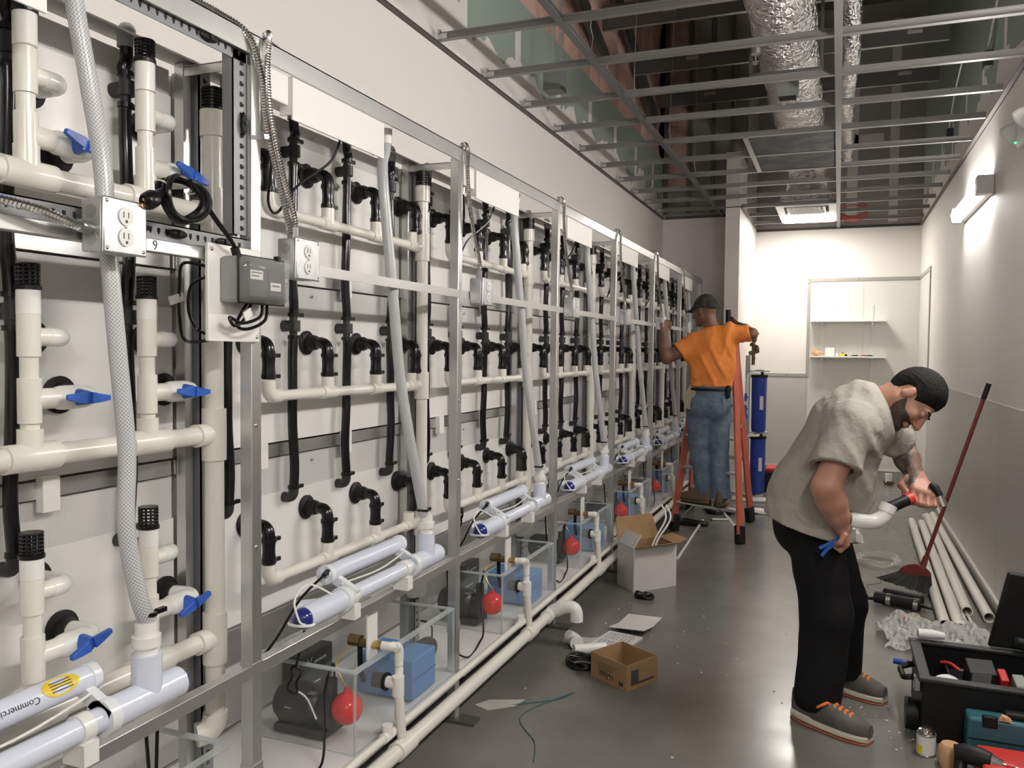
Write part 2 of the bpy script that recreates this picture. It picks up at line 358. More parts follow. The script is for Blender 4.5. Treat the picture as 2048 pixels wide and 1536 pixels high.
# insulation batts on the left wall above the green board, dark studs between
for i in range(22):
    y0 = 2.6+.32*i; w = .30
    if y0+w > YE-.02: break
    def fn(u, v, y0=y0, w=w, i=i):
        b = math.sin(u*math.pi)**.35*.05; j = .012*math.sin(v*37+i*2.1)+.01*math.sin(v*91+i)
        return (XL-.088+b*(1+.25*math.sin(v*23+i)), y0+w*u+j*(1 if u > .5 else -.6), 3.722+(ZT-3.73)*v)
    part(wl, 'insulation_batt', MB().sheet(lambda u, v: fn(1-u, v), 8, 24, .01), 'kraft' if i % 3 else 'kraft2', label='pink kraft-faced insulation batt', angle=80)
for i in range(1):
    y0 = -1.88+.262*i
    part(we, 'insulation_batt', MB().sheet(lambda u, v: (y0+.24*u, YE-.012-.03*math.sin(u*math.pi)**.4, 3.35+2.3*v), 6, 12, .01), 'kraft2', angle=80)
for x in (-1.90, -1.63, -1.37, -1.16): part(we, 'steel_stud', MB().box((x-.02, YE-.05, 3.1), (x+.02, YE-.004, ZT-.02)), 'steel_dark')
# taped joints on the back wall above the ceiling
for lo, hi in (((-.62, 3.15), (-.50, 5.5)), ((.05, 3.2), (.17, 5.4)), ((-1.0, 4.05), (.45, 4.16)), ((.52, 3.1), (.62, 5.5))):
    part(wbu, 'taped_joint', MB().box((lo[0], YB-.004, lo[1]), (hi[0], YB, hi[1])), 'mud')
# FRP panels of the right wall (below 1.22 m) and of the back wall
y = -3.0
k = 0
while y < 9.75:
    e = min(y+1.219, 9.76); part(wr, 'panel', MB().box((XR-.005, y+.002, .095), (XR, e-.002, 1.22)), 'wainscot'); y += 1.219
part(wr, 'panel', MB().box((XR-.005, 9.77, .095), (XR, YB-.006, 2.40)), 'frp')
part(wb, 'panel', MB().box((-.345, YB-.005, .095), (.27, YB, 2.40)), 'frp')
part(wb, 'panel', MB().box((.275, YB-.005, .095), (XR-.006, YB, 2.40)), 'frp')
part(wb, 'panel', MB().box((-1.0, YB-.005, .095), (-.35, YB, 1.215)), 'wainscot')
struct('baseboard_right', MB().box((XR-.018, YN, 0), (XR, YB, .085)), 'base')
struct('trim_1', MB().box((XR-.022, YN, .085), (XR, YB, .10)), 'basecap')
struct('baseboard_back', MB().box((-1.0, YB-.018, 0), (XR-.02, YB, .085)), 'base')
struct('trim_2', MB().box((-1.0, YB-.022, .085), (XR-.023, YB, .10)), 'basecap')
# aluminium edge trim of the panels on the back wall and round the corner
struct('trim_3', MB().box((-.375, YB-.014, 2.395), (XR-.006, YB, 2.437)), 'trim', bevel=.002)
struct('trim_4', MB().box((-.375, YB-.014, 1.215), (-.337, YB, 2.395)), 'trim', bevel=.002)
struct('trim_5', MB().box((-1.0, YB-.014, 1.215), (-.375, YB, 1.257)), 'trim', bevel=.002)
struct('trim_6', MB().box((XR-.014, 9.755, 1.22), (XR, 9.797, 2.437)), 'trim', bevel=.002)
struct('trim_7', MB().box((XR-.014, 9.797, 2.395), (XR, YB-.015, 2.437)), 'trim', bevel=.002)
for o, pts in ((bpy.data.objects['trim_3'], [(-.35, 0, 2.42), (.22, 0, 2.42), (.84, 0, 2.42)]), (bpy.data.objects['trim_4'], [(-.356, 0, 2.38), (-.356, 0, 1.8), (-.356, 0, 1.28)]), (bpy.data.objects['trim_5'], [(-.6, 0, 1.236), (-.9, 0, 1.236)])):
    for p in pts: part(o, 'screw', MB().cyl((p[0], YB-.017, p[2]), (p[0], YB-.01, p[2]), .006, n=8), 'chrome')
# ------------------------------------------------------------------ suspended ceiling frame without its boards
g = thing('ceiling_grid', 'bare metal suspended ceiling frame without its boards', 'ceiling grid', (0, 0, HC))
def tee_x(y, x0, x1):
    return MB().box((x0, y-.017, HC), (x1, y+.017, HC+.002)).box((x0, y-.002, HC+.002), (x1, y+.002, HC+.036)).box((x0, y-.006, HC+.030), (x1, y+.006, HC+.040))
def tee_y(x, y0, y1):
    return MB().box((x-.019, y0, HC-.003), (x+.019, y1, HC-.0005)).box((x-.002, y0, HC), (x+.002, y1, HC+.036)).box((x-.007, y0, HC+.030), (x+.007, y1, HC+.042))
TY = [-.48, .13, .74, 1.35, 1.96, 2.57, 3.18, 3.795, 4.40, 5.01, 5.615, 6.225, 6.84, 7.45, 8.04, 8.62, 9.20, 9.81, 10.42]
for y in TY:
    x0 = XL+.03 if y < YE else -.98
    part(g, 'cross_tee', tee_x(y, x0, XR-.03), 'tee')
    if y < YE: part(g, 'end_clip', MB().box((x0, y-.012, HC+.004), (x0+.05, y-.003, HC+.030)).box((x0, y-.02, HC+.03), (x0+.012, y+.01, HC+.05)), 'galv')
part(g, 'main_tee', tee_y(-1.255, -1, YE-.02), 'steel_dark')
part(g, 'main_tee', tee_y(-.035, -1, YB-.03), 'tee')
part(g, 'side_tee', tee_y(-.66, 6.23, 7.45), 'tee')
part(g, 'wall_angle', MB().box((XL, YN, HC-.012), (XL+.03, YE, HC-.008)).box((XL, YN, HC-.012), (XL+.004, YE, HC+.02)), 'tee_dark')
part(g, 'wall_angle', MB().box((XL+.03, YE-.03, HC-.012), (-1.146, YE, HC-.008)).box((XL+.03, YE-.004, HC-.012), (-1.146, YE, HC+.02)), 'tee_dark')
part(g, 'wall_angle', MB().box((XR-.03, YN, HC-.012), (XR, YB, HC-.008)).box((XR-.004, YN, HC-.012), (XR, YB, HC+.02)), 'tee_dark')
part(g, 'wall_angle', MB().box((-1.0, YB-.03, HC-.012), (XR-.03, YB, HC-.008)).box((-1.0, YB-.004, HC-.012), (XR-.03, YB, HC+.02)), 'tee_dark')
part(g, 'wall_angle', MB().box((-1.15, 9.05, HC-.012), (-.97, 9.078, HC-.006)), 'tee_dark')
part(g, 'wall_angle', MB().box((-.998, 9.05, HC-.012), (-.97, 9.78, HC-.006)), 'tee_dark')
for i, (x, y) in enumerate([(-1.255, 4.3), (-1.255, 5.3), (-1.255, 6.5), (-1.255, 7.7), (-.035, 4.1), (-.035, 5.0), (-.035, 6.0), (-.035, 7.2)]):
    part(g, 'hanger_wire', MB().tube([(x, y, HC+.03), (x+.004, y+.02, HC+.12), (x-.004, y, HC+.16), (x, y, HC+.3), (x+.02*(i % 3), y+.05, ZT-.4)], .0016, n=5), 'galv')
# joists and braces in the void
for i, (y, x1) in enumerate(((3.2, .86), (4.45, .86), (5.65, .86), (6.86, .86), (8.05, .82), (9.2, .86))):
    o = thing('steel_joist', 'dark C-shaped steel joist over the ceiling frame, %s from the camera' % ['nearest', 'second', 'third', 'fourth', 'fifth', 'sixth'][i], 'joist', (XL+.02, y, 4.2), 'joists over the ceiling frame')
    part(o, 'web', MB().box((XL+.02, y, 4.2), (x1, y+.003, 4.40)), 'steel_dark')
    part(o, 'flange', MB().box((XL+.02, y, 4.2), (x1, y+.045, 4.203)), 'galv')
    part(o, 'flange', MB().box((XL+.02, y, 4.397), (x1, y+.045, 4.40)), 'steel_dark')
    for x in (-1.35, .55): part(o, 'knockout', MB().tube([(x-.06, y-.002, 4.3), (x+.06, y-.002, 4.3)], .022, n=8), 'greyboard')
for i, (y0, y1) in enumerate(((4.3, 6.9), (6.9, 9.0))):
    solo('diagonal_brace', 'dark steel brace slanting across the pink insulation, %s one' % ('nearer', 'farther')[i], 'brace', MB().bar((XL+.03, y0, 4.75), (XL+.03, y1, 3.95), .09, .03, up=(1, 0, 0)).bar((XL+.06, y0, 4.79), (XL+.06, y1, 3.99), .004, .05, up=(1, 0, 0)), 'steel_dark', (XL+.06, y0, 3.95), 'wall braces')
# flexible foil duct
def ripple(path, r, amp, per=.028, n=28):
    P = spline(path, 40); out = []; R = []; acc = 0
    for i, p in enumerate(P):
        if i: acc += (p-P[i-1]).length
        out.append(p); R.append(r*(1+amp*math.sin(acc/per*2*math.pi)+.035*math.sin(acc*9.1)+.02*math.sin(acc*23)))
    return MB().tube(out, R, n=n)
d = thing('flex_duct', 'shiny foil-wrapped flexible air duct running above the ceiling frame', 'air duct', (-.38, 4.2, 3.62))
part(d, 'duct_hose', ripple([(-.36, 4.35, 4.9), (-.37, 4.5, 4.3), (-.38, 4.95, 3.78), (-.38, 5.8, 3.66), (-.38, 7.0, 3.62), (-.37, 8.2, 3.62), (-.36, 9.2, 3.58), (-.355, 9.5, 3.42), (-.355, 9.5, 3.2)], .205, .03), 'foil', angle=80)
part(d, 'support_strap', MB().box((-.62, 6.0, 3.43), (-.60, 6.05, 4.2)).box((-.62, 6.0, 3.42), (-.14, 6.05, 3.428)).box((-.16, 6.0, 3.43), (-.14, 6.05, 4.2)), 'steel_dark')
d = thing('foil_pipe', 'narrow pipe in loose crinkled foil right of the big duct', 'pipe', (.02, 4.6, 3.6))
part(d, 'wrap', ripple([(.06, 4.5, 4.4), (.04, 4.8, 3.85), (.03, 5.6, 3.7), (.04, 6.5, 3.62), (.02, 7.4, 3.6), (.04, 8.6, 3.55), (.03, 9.15, 3.5)], .055, .10, .045, 16), 'foil', angle=80)
# air diffuser and lay-in light, return filter
o = thing('ceiling_diffuser', 'square louvred air diffuser in the ceiling frame next to the light', 'diffuser', (-.355, 9.5, HC))
part(o, 'frame', MB().box((-.655, 9.215, HC-.004), (-.055, 9.27, HC+.02)).box((-.655, 9.74, HC-.004), (-.055, 9.795, HC+.02)).box((-.655, 9.27, HC-.004), (-.58, 9.74, HC+.02)).box((-.13, 9.27, HC-.004), (-.055, 9.74, HC+.02)), 'whiteenamel')
for i in range(4):
    a = .05+.05*i; z = HC+.004+.012*i
    part(o, 'louvre', MB().bar((-.58+a, 9.27+a, z), (-.13-a, 9.27+a, z), .006, .05, up=(0, .7, .7)).bar((-.58+a, 9.74-a, z), (-.13-a, 9.74-a, z), .006, .05, up=(0, -.7, .7)).bar((-.58+a, 9.27+a, z), (-.58+a, 9.74-a, z), .006, .05, up=(.7, 0, .7)).bar((-.13-a, 9.27+a, z), (-.13-a, 9.74-a, z), .006, .05, up=(-.7, 0, .7)), 'whiteenamel')
part(o, 'plenum_box', MB().box((-.6, 9.25, HC+.06), (-.11, 9.76, HC+.16)), 'foil')
o = thing('ceiling_light', 'glowing white square light panel laid in the ceiling frame', 'ceiling light', (-.355, 10.11, HC))
part(o, 'frame', MB().box((-.655, 9.825, HC-.003), (-.055, 9.85, HC+.05)).box((-.655, 10.38, HC-.003), (-.055, 10.405, HC+.05)).box((-.655, 9.85, HC-.003), (-.63, 10.38, HC+.05)).box((-.08, 9.85, HC-.003), (-.055, 10.38, HC+.05)).box((-.655, 9.825, HC+.05), (-.055, 10.405, HC+.06)), 'whiteenamel')
part(o, 'lens', MB().box((-.63, 9.85, HC-.012), (-.08, 10.38, HC-.004)), 'panel_light', label='glowing lens')
o = thing('return_filter', 'dark grey air filter panes laid in the ceiling frame', 'air filter', (-.36, 6.84, HC))
part(o, 'filter_pane', MB().box((-.64, 6.25, HC+.004), (-.06, 6.825, HC+.03)), 'filter')
part(o, 'filter_pane', MB().box((-.64, 6.86, HC+.004), (-.06, 7.435, HC+.03)), 'filter')
o = thing('sprinkler_pipe', 'black sprinkler pipe with an elbow and hanging head before the foil duct', 'pipe', (-.5, 5.9, 3.6))
part(o, 'branch', MB().tube([(-.62, 4.6, 4.05), (-.56, 5.6, 3.93)], .021, n=12), 'darkbrass', label='dark rust-brown pipe')
part(o, 'elbow', MB().tube(bend((-.55, 5.72, 3.92), (-.1, -1, .1), (0, 0, -1), .06), .03, n=12), 'blackm')
part(o, 'drop', MB().cyl((-.55, 5.72, 3.88), (-.55, 5.72, 3.50), .021), 'blackm')
part(o, 'head', MB().cyl((-.55, 5.72, 3.50), (-.55, 5.72, 3.46), .03, n=10).cyl((-.55, 5.72, 3.46), (-.55, 5.72, 3.40), .006).cyl((-.55, 5.72, 3.40), (-.55, 5.72, 3.397), .018), 'steelb')
o = thing('ceiling_sprinkler', 'small chrome sprinkler head hanging behind the dark filter panes', 'sprinkler', (-.3, 8.0, 3.25))
part(o, 'drop', MB().tube([(-.42, 8.0, 3.5), (-.42, 8.0, 3.3)], .018, n=10), 'blackm'); part(o, 'head', MB().cyl((-.3, 8.0, 3.38), (-.3, 8.0, 3.30), .016).cyl((-.3, 8.0, 3.26), (-.3, 8.0, 3.256), .02).cyl((-.3, 8.0, 3.3), (-.3, 8.0, 3.256), .005), 'chrome')
o = thing('junction_box', 'grey steel junction box hanging by conduit on the green board', 'junction box', (-1.72, 5.15, 3.2))
part(o, 'box', MB().box((-1.80, 5.08, 3.17), (-1.68, 5.20, 3.31)), 'boxgrey', bevel=.003)
part(o, 'conduit', MB().tube([(-1.74, 5.12, 3.31), (-1.75, 5.12, 4.6)], .009, n=8), 'galv'); part(o, 'conduit', MB().tube([(-1.71, 5.16, 3.31), (-1.72, 5.16, 4.6)], .009, n=8), 'galv')
o = thing('duct_control_box', 'little grey control box clipped to a cross tee before the foil duct', 'control box', (-.33, 5.58, 3.2))
part(o, 'housing', MB().box((-.40, 5.55, 3.12), (-.27, 5.61, 3.22)), 'boxgrey', bevel=.003); part(o, 'slot', MB().box((-.385, 5.545, 3.105), (-.285, 5.60, 3.12)), 'hole'); part(o, 'clip', MB().box((-.37, 5.60, 3.08), (-.35, 5.62, 3.26)), 'galv')
solo('red_wire_coil', 'coil of red wire hanging through the ceiling frame near the back wall', 'wire coil', MB().tube([(.12+.15*math.cos(t)+.004*math.sin(9*t), 10.3+.03*math.sin(t*.3), 3.10+.09*math.sin(t)+.003*t) for t in np.linspace(0, 25, 130)], .005, n=6), 'redwire', (.12, 10.3, 3.05))
for i, y in enumerate((4.7, 6.2, 8.2)):
    o = thing('conduit_box', 'dark conduit box on the raw board above the right wall, %s one' % ('nearest', 'middle', 'farthest')[i], 'conduit box', (XR-.05, y, 3.4), 'boxes above the right wall')
    part(o, 'box', MB().box((XR-.05, y, 3.38), (XR-.002, y+.1, 3.48)), 'greyfit'); part(o, 'conduit', MB().tube(spline([(XR-.03, y+.05, 3.48), (XR-.03, y-.3, 3.7), (XR-.03, y-.8, 3.85)]), .008, n=7), 'galv')
# wall tube lights on the right wall
def wall_tube(y0, y1, label, lm='tube_light'):
    o = thing('wall_light', label, 'wall light', (XR, y0, 2.58), 'tube lights on the right wall')
    part(o, 'back_plate', MB().box((XR-.035, y0, 2.53), (XR-.001, y1, 2.63)), 'whiteenamel', bevel=.004)
    part(o, 'end_cap', MB().box((XR-.10, y0-.012, 2.52), (XR-.001, y0+.09, 2.64)), 'whiteenamel', label='pale grey end cap', bevel=.01)
    part(o, 'end_cap', MB().box((XR-.10, y1-.03, 2.52), (XR-.001, y1+.012, 2.64)), 'greypl', bevel=.01)
    part(o, 'lens', MB().tube([(XR-.07, y0+.09, 2.58), (XR-.07, y1-.03, 2.58)], .035, n=14), lm, label='glowing tube')
wall_tube(6.0, 7.3, 'long glowing tube light on the right wall over the broom', 'tube_light_dim')
for i, y in enumerate((3.1, .3, -2.4)): wall_tube(y, y+1.3, 'tube light on the right wall nearer the camera, %s in line' % ('second', 'third', 'fourth')[i])
o = thing('emergency_light', 'white emergency light with round lamp heads on the right wall', 'emergency light', (XR-.05, 5.0, 2.62))
part(o, 'body', MB().box((XR-.06, 4.72, 2.57), (XR-.001, 5.0, 2.69)), 'whiteenamel', bevel=.015)
for y, z in ((5.03, 2.66), (4.7, 2.66)):
    h = part(o, 'lamp_head', MB().lathe([(0, -.05), (.035, -.045), (.05, -.01), (.052, .02), (.045, .03), (0, .03)], (XR-.08, y, z), (-.5, .3, -.4)), 'whiteenamel')
    part(h, 'lamp_lens', MB().lathe([(0, .034), (.03, .033), (.044, .028)], (XR-.08, y, z), (-.5, .3, -.4)), 'clearpl')
part(o, 'indicator', MB().sph((XR-.065, 4.98, 2.60), .006, 8, 6), 'greenled')
# ------------------------------------------------------------------ the rack along the left wall
XF, P0, PITCH, ST = -1.41, 1.79, 1.248, .038     # front face, far edge of the first post in view, bay length, tube size
XT, XM, XH = -1.685, -1.595, -1.645              # tank backs, drain manifolds, supply hoses
POST = [P0+PITCH*i for i in range(-1, 7)]        # far edges, one before the frame
BAYW = ['nearest', 'second', 'third', 'fourth', 'fifth', 'sixth', 'seventh']
fr = thing('equipment_rack', 'long aluminium tube frame with grey slotted uprights along the left wall', 'rack', (XF, P0, 0))
def slots(y, z0, z1, x, step=.031):
    mb = MB(); z = z0
    while z < z1: mb.box((x-.001, y-.006, z), (x+.0008, y+.003, z+.012)).box((x-.001, y+.003, z+.003), (x+.0008, y+.008, z+.009)); z += step
    return mb
for i, y in enumerate(POST):
    part(fr, 'post', MB().box((XF-ST, y-ST, 0), (XF, y, 2.262)), 'alu', bevel=.002)
    if i:
        part(fr, 'joint_sleeve', MB().box((XF-ST-.002, y-ST-.002, .628), (XF+.0015, y+.002, .672)), 'alu')
        part(fr, 'joint_sleeve', MB().box((XF-ST-.002, y-ST-.002, .36), (XF+.0015, y+.002, .40)), 'alu')
        part(fr, 'foot_plate', MB().box((XF-.06, y-.06, 0), (XF+.09, y+.01, .012)), 'steel_dark')
        for z in (1.30, .98): part(fr, 'bolt', MB().sph((XF, y-ST*.6, z), .007, 8, 6, (.6, 1, 1)), 'steelb')
        part(fr, 'cross_member', MB().box((-1.66, y-.02, 2.248), (XF-.002, y+.02, 2.252)).box((-1.66, y-.02, 2.225), (XF-.002, y-.016, 2.25)), 'alu')
    up = part(fr, 'slotted_upright', MB().box((-1.655, y+.015, .03), (-1.625, y+.019, 2.26)).box((-1.629, y+.015, .03), (-1.625, y+.058, 2.26)), 'slotted', label='grey slotted steel upright')
    part(up, 'slot_row', slots(y+.036, .05, 2.24, -1.625), 'hole', kind='stuff')
    if i: part(fr, 'back_stile', MB().box((-1.675, y-.022, .03), (-1.645, y+.006, 2.26)), 'alu')
for i in range(7):
    y0, y1 = POST[i], POST[i+1]
    part(fr, 'top_beam', MB().box((XF-.006, y0, 2.25), (XF+.001, y1-.002, 2.305)).box((XF-.055, y0, 2.30), (XF+.001, y1-.002, 2.305)), 'alu', bevel=.001)
    part(fr, 'top_rail', MB().box((-1.69, y0, 2.262), (-1.62, y1, 2.268)), 'alu')
    if i: part(fr, 'outlet_strip', MB().box((XF-.002, y0, 1.712), (XF+.002, y1-ST-.001, 1.742)), 'alu')
    part(fr, 'lamp_rail', MB().box((XF-ST+.003, y0+.002, .634), (XF-.003, y1-ST-.002, .668)), 'alu', bevel=.002)
    part(fr, 'tank_rail', MB().box((XT+.002, y0-.03, 1.155), (XT+.008, y1-.04, 1.195)), 'alu')
    part(fr, 'tank_rail', MB().box((XT+.002, y0-.03, 1.715), (XT+.008, y1-.04, 1.755)), 'alu')
    part(fr, 'tank_rail', MB().box((XT+.002, y0-.03, .60), (XT+.012, y1-.04, .655)), 'alu')
    for u, z in (((.78, 1.16), (.78, 1.72), (.3, 1.16)) if i else ((.80, 1.16),)):
        part(fr, 'bracket', MB().box((XT+.006, y0+u, z-.035), (XT+.03, y0+u+.045, z+.045)), 'whitepan', bevel=.002)
# tank backs, three rows in every bay
ROWN = ('upper', 'middle', 'lower')
ROWZ = ((1.76, 2.245, 2.175), (1.20, 1.71, 1.61), (.66, 1.15, 1.035))
for i in range(7):
    for r in range(3):
        z0, z1, zl = ROWZ[r]; y0 = POST[i]+.0; y1 = y0+PITCH-.025
        o = thing('aquarium_tank', 'white-backed tank in the %s row of the %s rack bay' % (ROWN[r], BAYW[i]), 'tank', (XT, y0+.6, z0), 'tanks in the rack')
        part(o, 'back_panel', MB().box((XT-.012, y0, z0), (XT, y1, zl)), 'tankpan')
        part(o, 'lid_strip', MB().box((XT-.02, y0, zl), (XT-.006, y1, z1)), 'perf', label='perforated lid edge')
        part(o, 'tank_body', MB().box((XT-.2, y0, z0), (XT-.022, y1, z1-.005)), 'whitepan')
        part(o, 'screw', MB().sph((XT+.001, y0+.62, z1-.03), .005, 8, 5), 'steelb')
SHELF = MB().box((-1.90, .4, .17), (-1.452, 9.23, .2))
for i in range(7): SHELF.box((-1.452, POST[i]+.004, .17), (-1.392, POST[i+1]-ST-.004, .2))
# white kick shelf under the sumps, its plinth, the pipes along its front edge
solo('sump_shelf', 'long white shelf board under the sump tanks', 'shelf', SHELF, 'shelfw', (-1.65, 4, .17))
solo('shelf_support', 'dark board carrying the white sump shelf', 'support', MB().box((-1.90, .4, .0), (-1.78, 9.26, .17)), 'deck', (-1.85, 4, 0))
solo('rack_backing_board', 'pale board behind the sumps below the tanks', 'board', MB().box((-1.915, .3, .21), (-1.905, 9.25, .64)), 'tankpan', (-1.91, 4, .21))
o = thing('supply_pipe', 'thin white water pipe along the front edge of the sump shelf', 'pipe', (-1.372, 4, .2))
part(o, 'pipe', MB().cyl((-1.372, .5, .213), (-1.372, 9.2, .213), .0135), 'pvc')
for i in range(1, 7):
    y = POST[i]+.60
    part(o, 'tee', MB().cyl((-1.372, y-.03, .213), (-1.372, y+.03, .213), .018).cyl((-1.372, y, .213), (-1.372, y, .25), .018), 'pvcw')
o = thing('drain_pipe', 'thick white drain pipe along the bottom of the rack', 'pipe', (-1.345, 4, .13))
part(o, 'pipe', MB().cyl((-1.345, .5, .155), (-1.345, 9.2, .155), .027), 'pvc')
for i in range(1, 7):
    y = POST[i]+.66
    part(o, 'coupling', MB().cyl((-1.345, y-.05, .155), (-1.345, y+.05, .155), .033), 'pvc')
part(o, 'outlet_tee', MB().cyl((-1.345, 3.93, .155), (-1.345, 4.07, .155), .034).cyl((-1.345, 4.0, .16), (-1.275, 4.0, .195), .034), 'pvcw')
part(o, 'outlet_elbow', MB().tube([(-1.29, 4.0, .188)]+bend((-1.205, 4.0, .215), (-1, 0, -.3), (0, 0, -1), .055)+[(-1.205, 4.0, .135)], .033, n=18), 'pvcw', label='bright white elbow pointing down')
# ------------------------------------------------------------------ things that repeat bay after bay (built for the second bay)
B = POST[1]
def clamp(mb, c, d, r):     # worm clamp: band and lug
    c, d = V(c), V(d).normalized(); mb.cyl(c-d*.006, c+d*.006, r+.0025, n=16)
    mb.box((c.x+.002, c.y+r*.6, c.z-.006), (c.x+.012, c.y+r+.022, c.z+.006)); return mb
ROWE = (2.082, 1.522, .962)
def overflow(u, zr):
    y = B+u; o = thing('drain_elbow', 'x', 'pipe fitting', (XT, y, zr), 'black drain elbows between tanks and manifolds')
    part(o, 'bulkhead', MB().lathe([(0, .0), (.040, .0), (.041, .008), (.036, .012), (.026, .014), (.026, .036), (.023, .040), (.023, .046), (.018, .046)], (XT+.001, y, zr), (1, 0, 0), 20), 'blackm')
    part(o, 'elbow', MB().tube([(XT+.04, y, zr)]+bend((XM, y, zr), (-1, 0, 0), (0, 0, -1), .032)+[(XM, y, zr-.045)], .0195, n=16), 'rubber')
    part(o, 'hose_sleeve', MB().tube([(XM, y, zr-.03-.012*k) for k in range(8)], [.0205, .0215, .0205, .0195, .0195, .0205, .0215, .0205], n=16), 'rubber')
    for z in (zr-.042, zr-.105): part(o, 'hose_clamp', clamp(MB(), (XM, y, z), (0, 0, 1), .021), 'black')
    return o
def manifold():
    o = thing('drain_manifold', 'x', 'pipework', (XM, B+1.2, .4), 'white drain manifolds in the rack')
    yd = B+1.238
    part(o, 'drop_pipe', MB().cyl((XM+.01, yd, .52), (XM+.01, yd, 2.12), .0235, n=20), 'pvc')
    part(o, 'drop_coupling', MB().cyl((XM+.01, yd, 2.10), (XM+.01, yd, 2.165), .0305, n=20), 'pvc', bevel=.002)
    st = MB()
    for k in range(6): st.cyl((XM+.01, yd, 2.168+.0095*k), (XM+.01, yd, 2.173+.0095*k), .029, n=18)
    part(o, 'strainer', st.cyl((XM+.01, yd, 2.16), (XM+.01, yd, 2.225), .022, n=12), 'black', label='black ribbed strainer')
    part(o, 'end_elbow', MB().tube(bend((XM+.01, yd, .50), (0, 0, 1), (-1, 0, 0), .05), .030, n=16), 'pvcw')
    for r in range(3):
        zm = ROWE[r]-.165
        part(o, 'header_pipe', MB().cyl((XM, B+.27, zm), (XM, yd, zm), .0167, n=16), 'pvc')
        part(o, 'corner_elbow', MB().tube([(XM, B+.268, zm+.048)]+bend((XM, B+.268, zm), (0, 0, 1), (0, 1, 0), .03)+[(XM, B+.318, zm)], .0215, n=16), 'pvc')
        for q in (.58, .892, 1.165 if r < 2 else 1.15):
            part(o, 'tee', MB().cyl((XM, B+q-.036, zm), (XM, B+q+.036, zm), .0215, n=18).cyl((XM, B+q, zm), (XM, B+q, zm+.052), .0215, n=18), 'pvc')
        part(o, 'drop_tee', MB().cyl((XM+.01, yd, zm-.055), (XM+.01, yd, zm+.055), .0295, n=18).cyl((XM+.003, yd-.055, zm), (XM+.005, yd, zm), .0225, n=18), 'pvc')
    return o
def supply(u):
    y = B+u; o = thing('supply_hose', 'x', 'hose', (XH, y, 1.0), 'black supply hoses on the tank backs')
    rnd = random.Random(int(u*100))
    for za, zb in ((2.245, 2.165), (2.10, 1.605), (1.545, 1.045)):
        n = 12; ph = rnd.random()*6
        path = [(XH+.002*math.sin(ph+k), y+.009*math.sin(ph+math.pi*k/n*1.3)*math.sin(math.pi*k/n), za+(zb-za)*k/n) for k in range(n+1)]
        part(o, 'hose', MB().tube(path, .0155, n=14), 'rubber')
        for z in ((zb+.006,) if za > 2.2 else (za-.006, zb+.006)): part(o, 'hose_clamp', clamp(MB(), (XH, y, z), (0, 0, 1), .0165), 'black')
    for z in (2.135, 1.575):
        part(o, 'tee', MB().cyl((XH, y, z-.036), (XH, y, z+.036), .013).cyl((XH, y, z), (XT+.001, y, z), .0185, n=14).cyl((XH+.004, y, z-.018), (XH+.004, y, z+.018), .0185, n=14), 'greyfit')
    part(o, 'bottom_elbow', MB().tube([(XH, y, 1.05)]+bend((XH, y, 1.015), (0, 0, 1), (-1, 0, 0), .025)+[(XT+.001, y, 1.015)], .0165, n=14), 'greyfit')
    part(o, 'top_elbow', MB().tube([(XH, y, 2.235)]+bend((XH, y, 2.285), (0, 0, -1), (-.5, .8, 0), .03), .019, n=12), 'greypl', label='pale grey elbow')
    return o
HOSE = [(-1.48, .761, 2.245), (-1.48, .757, 2.19), (-1.47, .722, 2.109), (-1.45, .733, 1.844), (-1.43, .742, 1.604), (-1.42, .76, 1.413), (-1.40, .798, 1.183), (-1.39, .865, .96), (-1.39, .880, .905)]
def clear_hose(pts=HOSE, b=None, r=.0185):
    b = B if b is None else b
    o = thing('clear_hose', 'x', 'hose', (-1.42, b+.8, .85), 'clear braided hoses before the rack')
    part(o, 'hose', MB().tube(spline([(p[0], b+p[1], p[2]) for p in pts], 8), r, n=18, uvs=True), 'braid')
    e = pts[-1]; part(o, 'hose_clamp', MB().cyl((e[0], b+e[1]-.004, e[2]+.012), (e[0], b+e[1]-.003, e[2]+.020), r+.004, n=18).box((e[0], b+e[1]+r, e[2]+.010), (e[0]+.012, b+e[1]+r+.025, e[2]+.02)), 'black')
    e = pts[0]; part(o, 'top_fitting', MB().cyl((e[0], b+e[1], e[2]-.03), (e[0], b+e[1], e[2]+.02), r+.003, n=18), 'pvcw')
    return o
XU, ZU = -1.392, .738
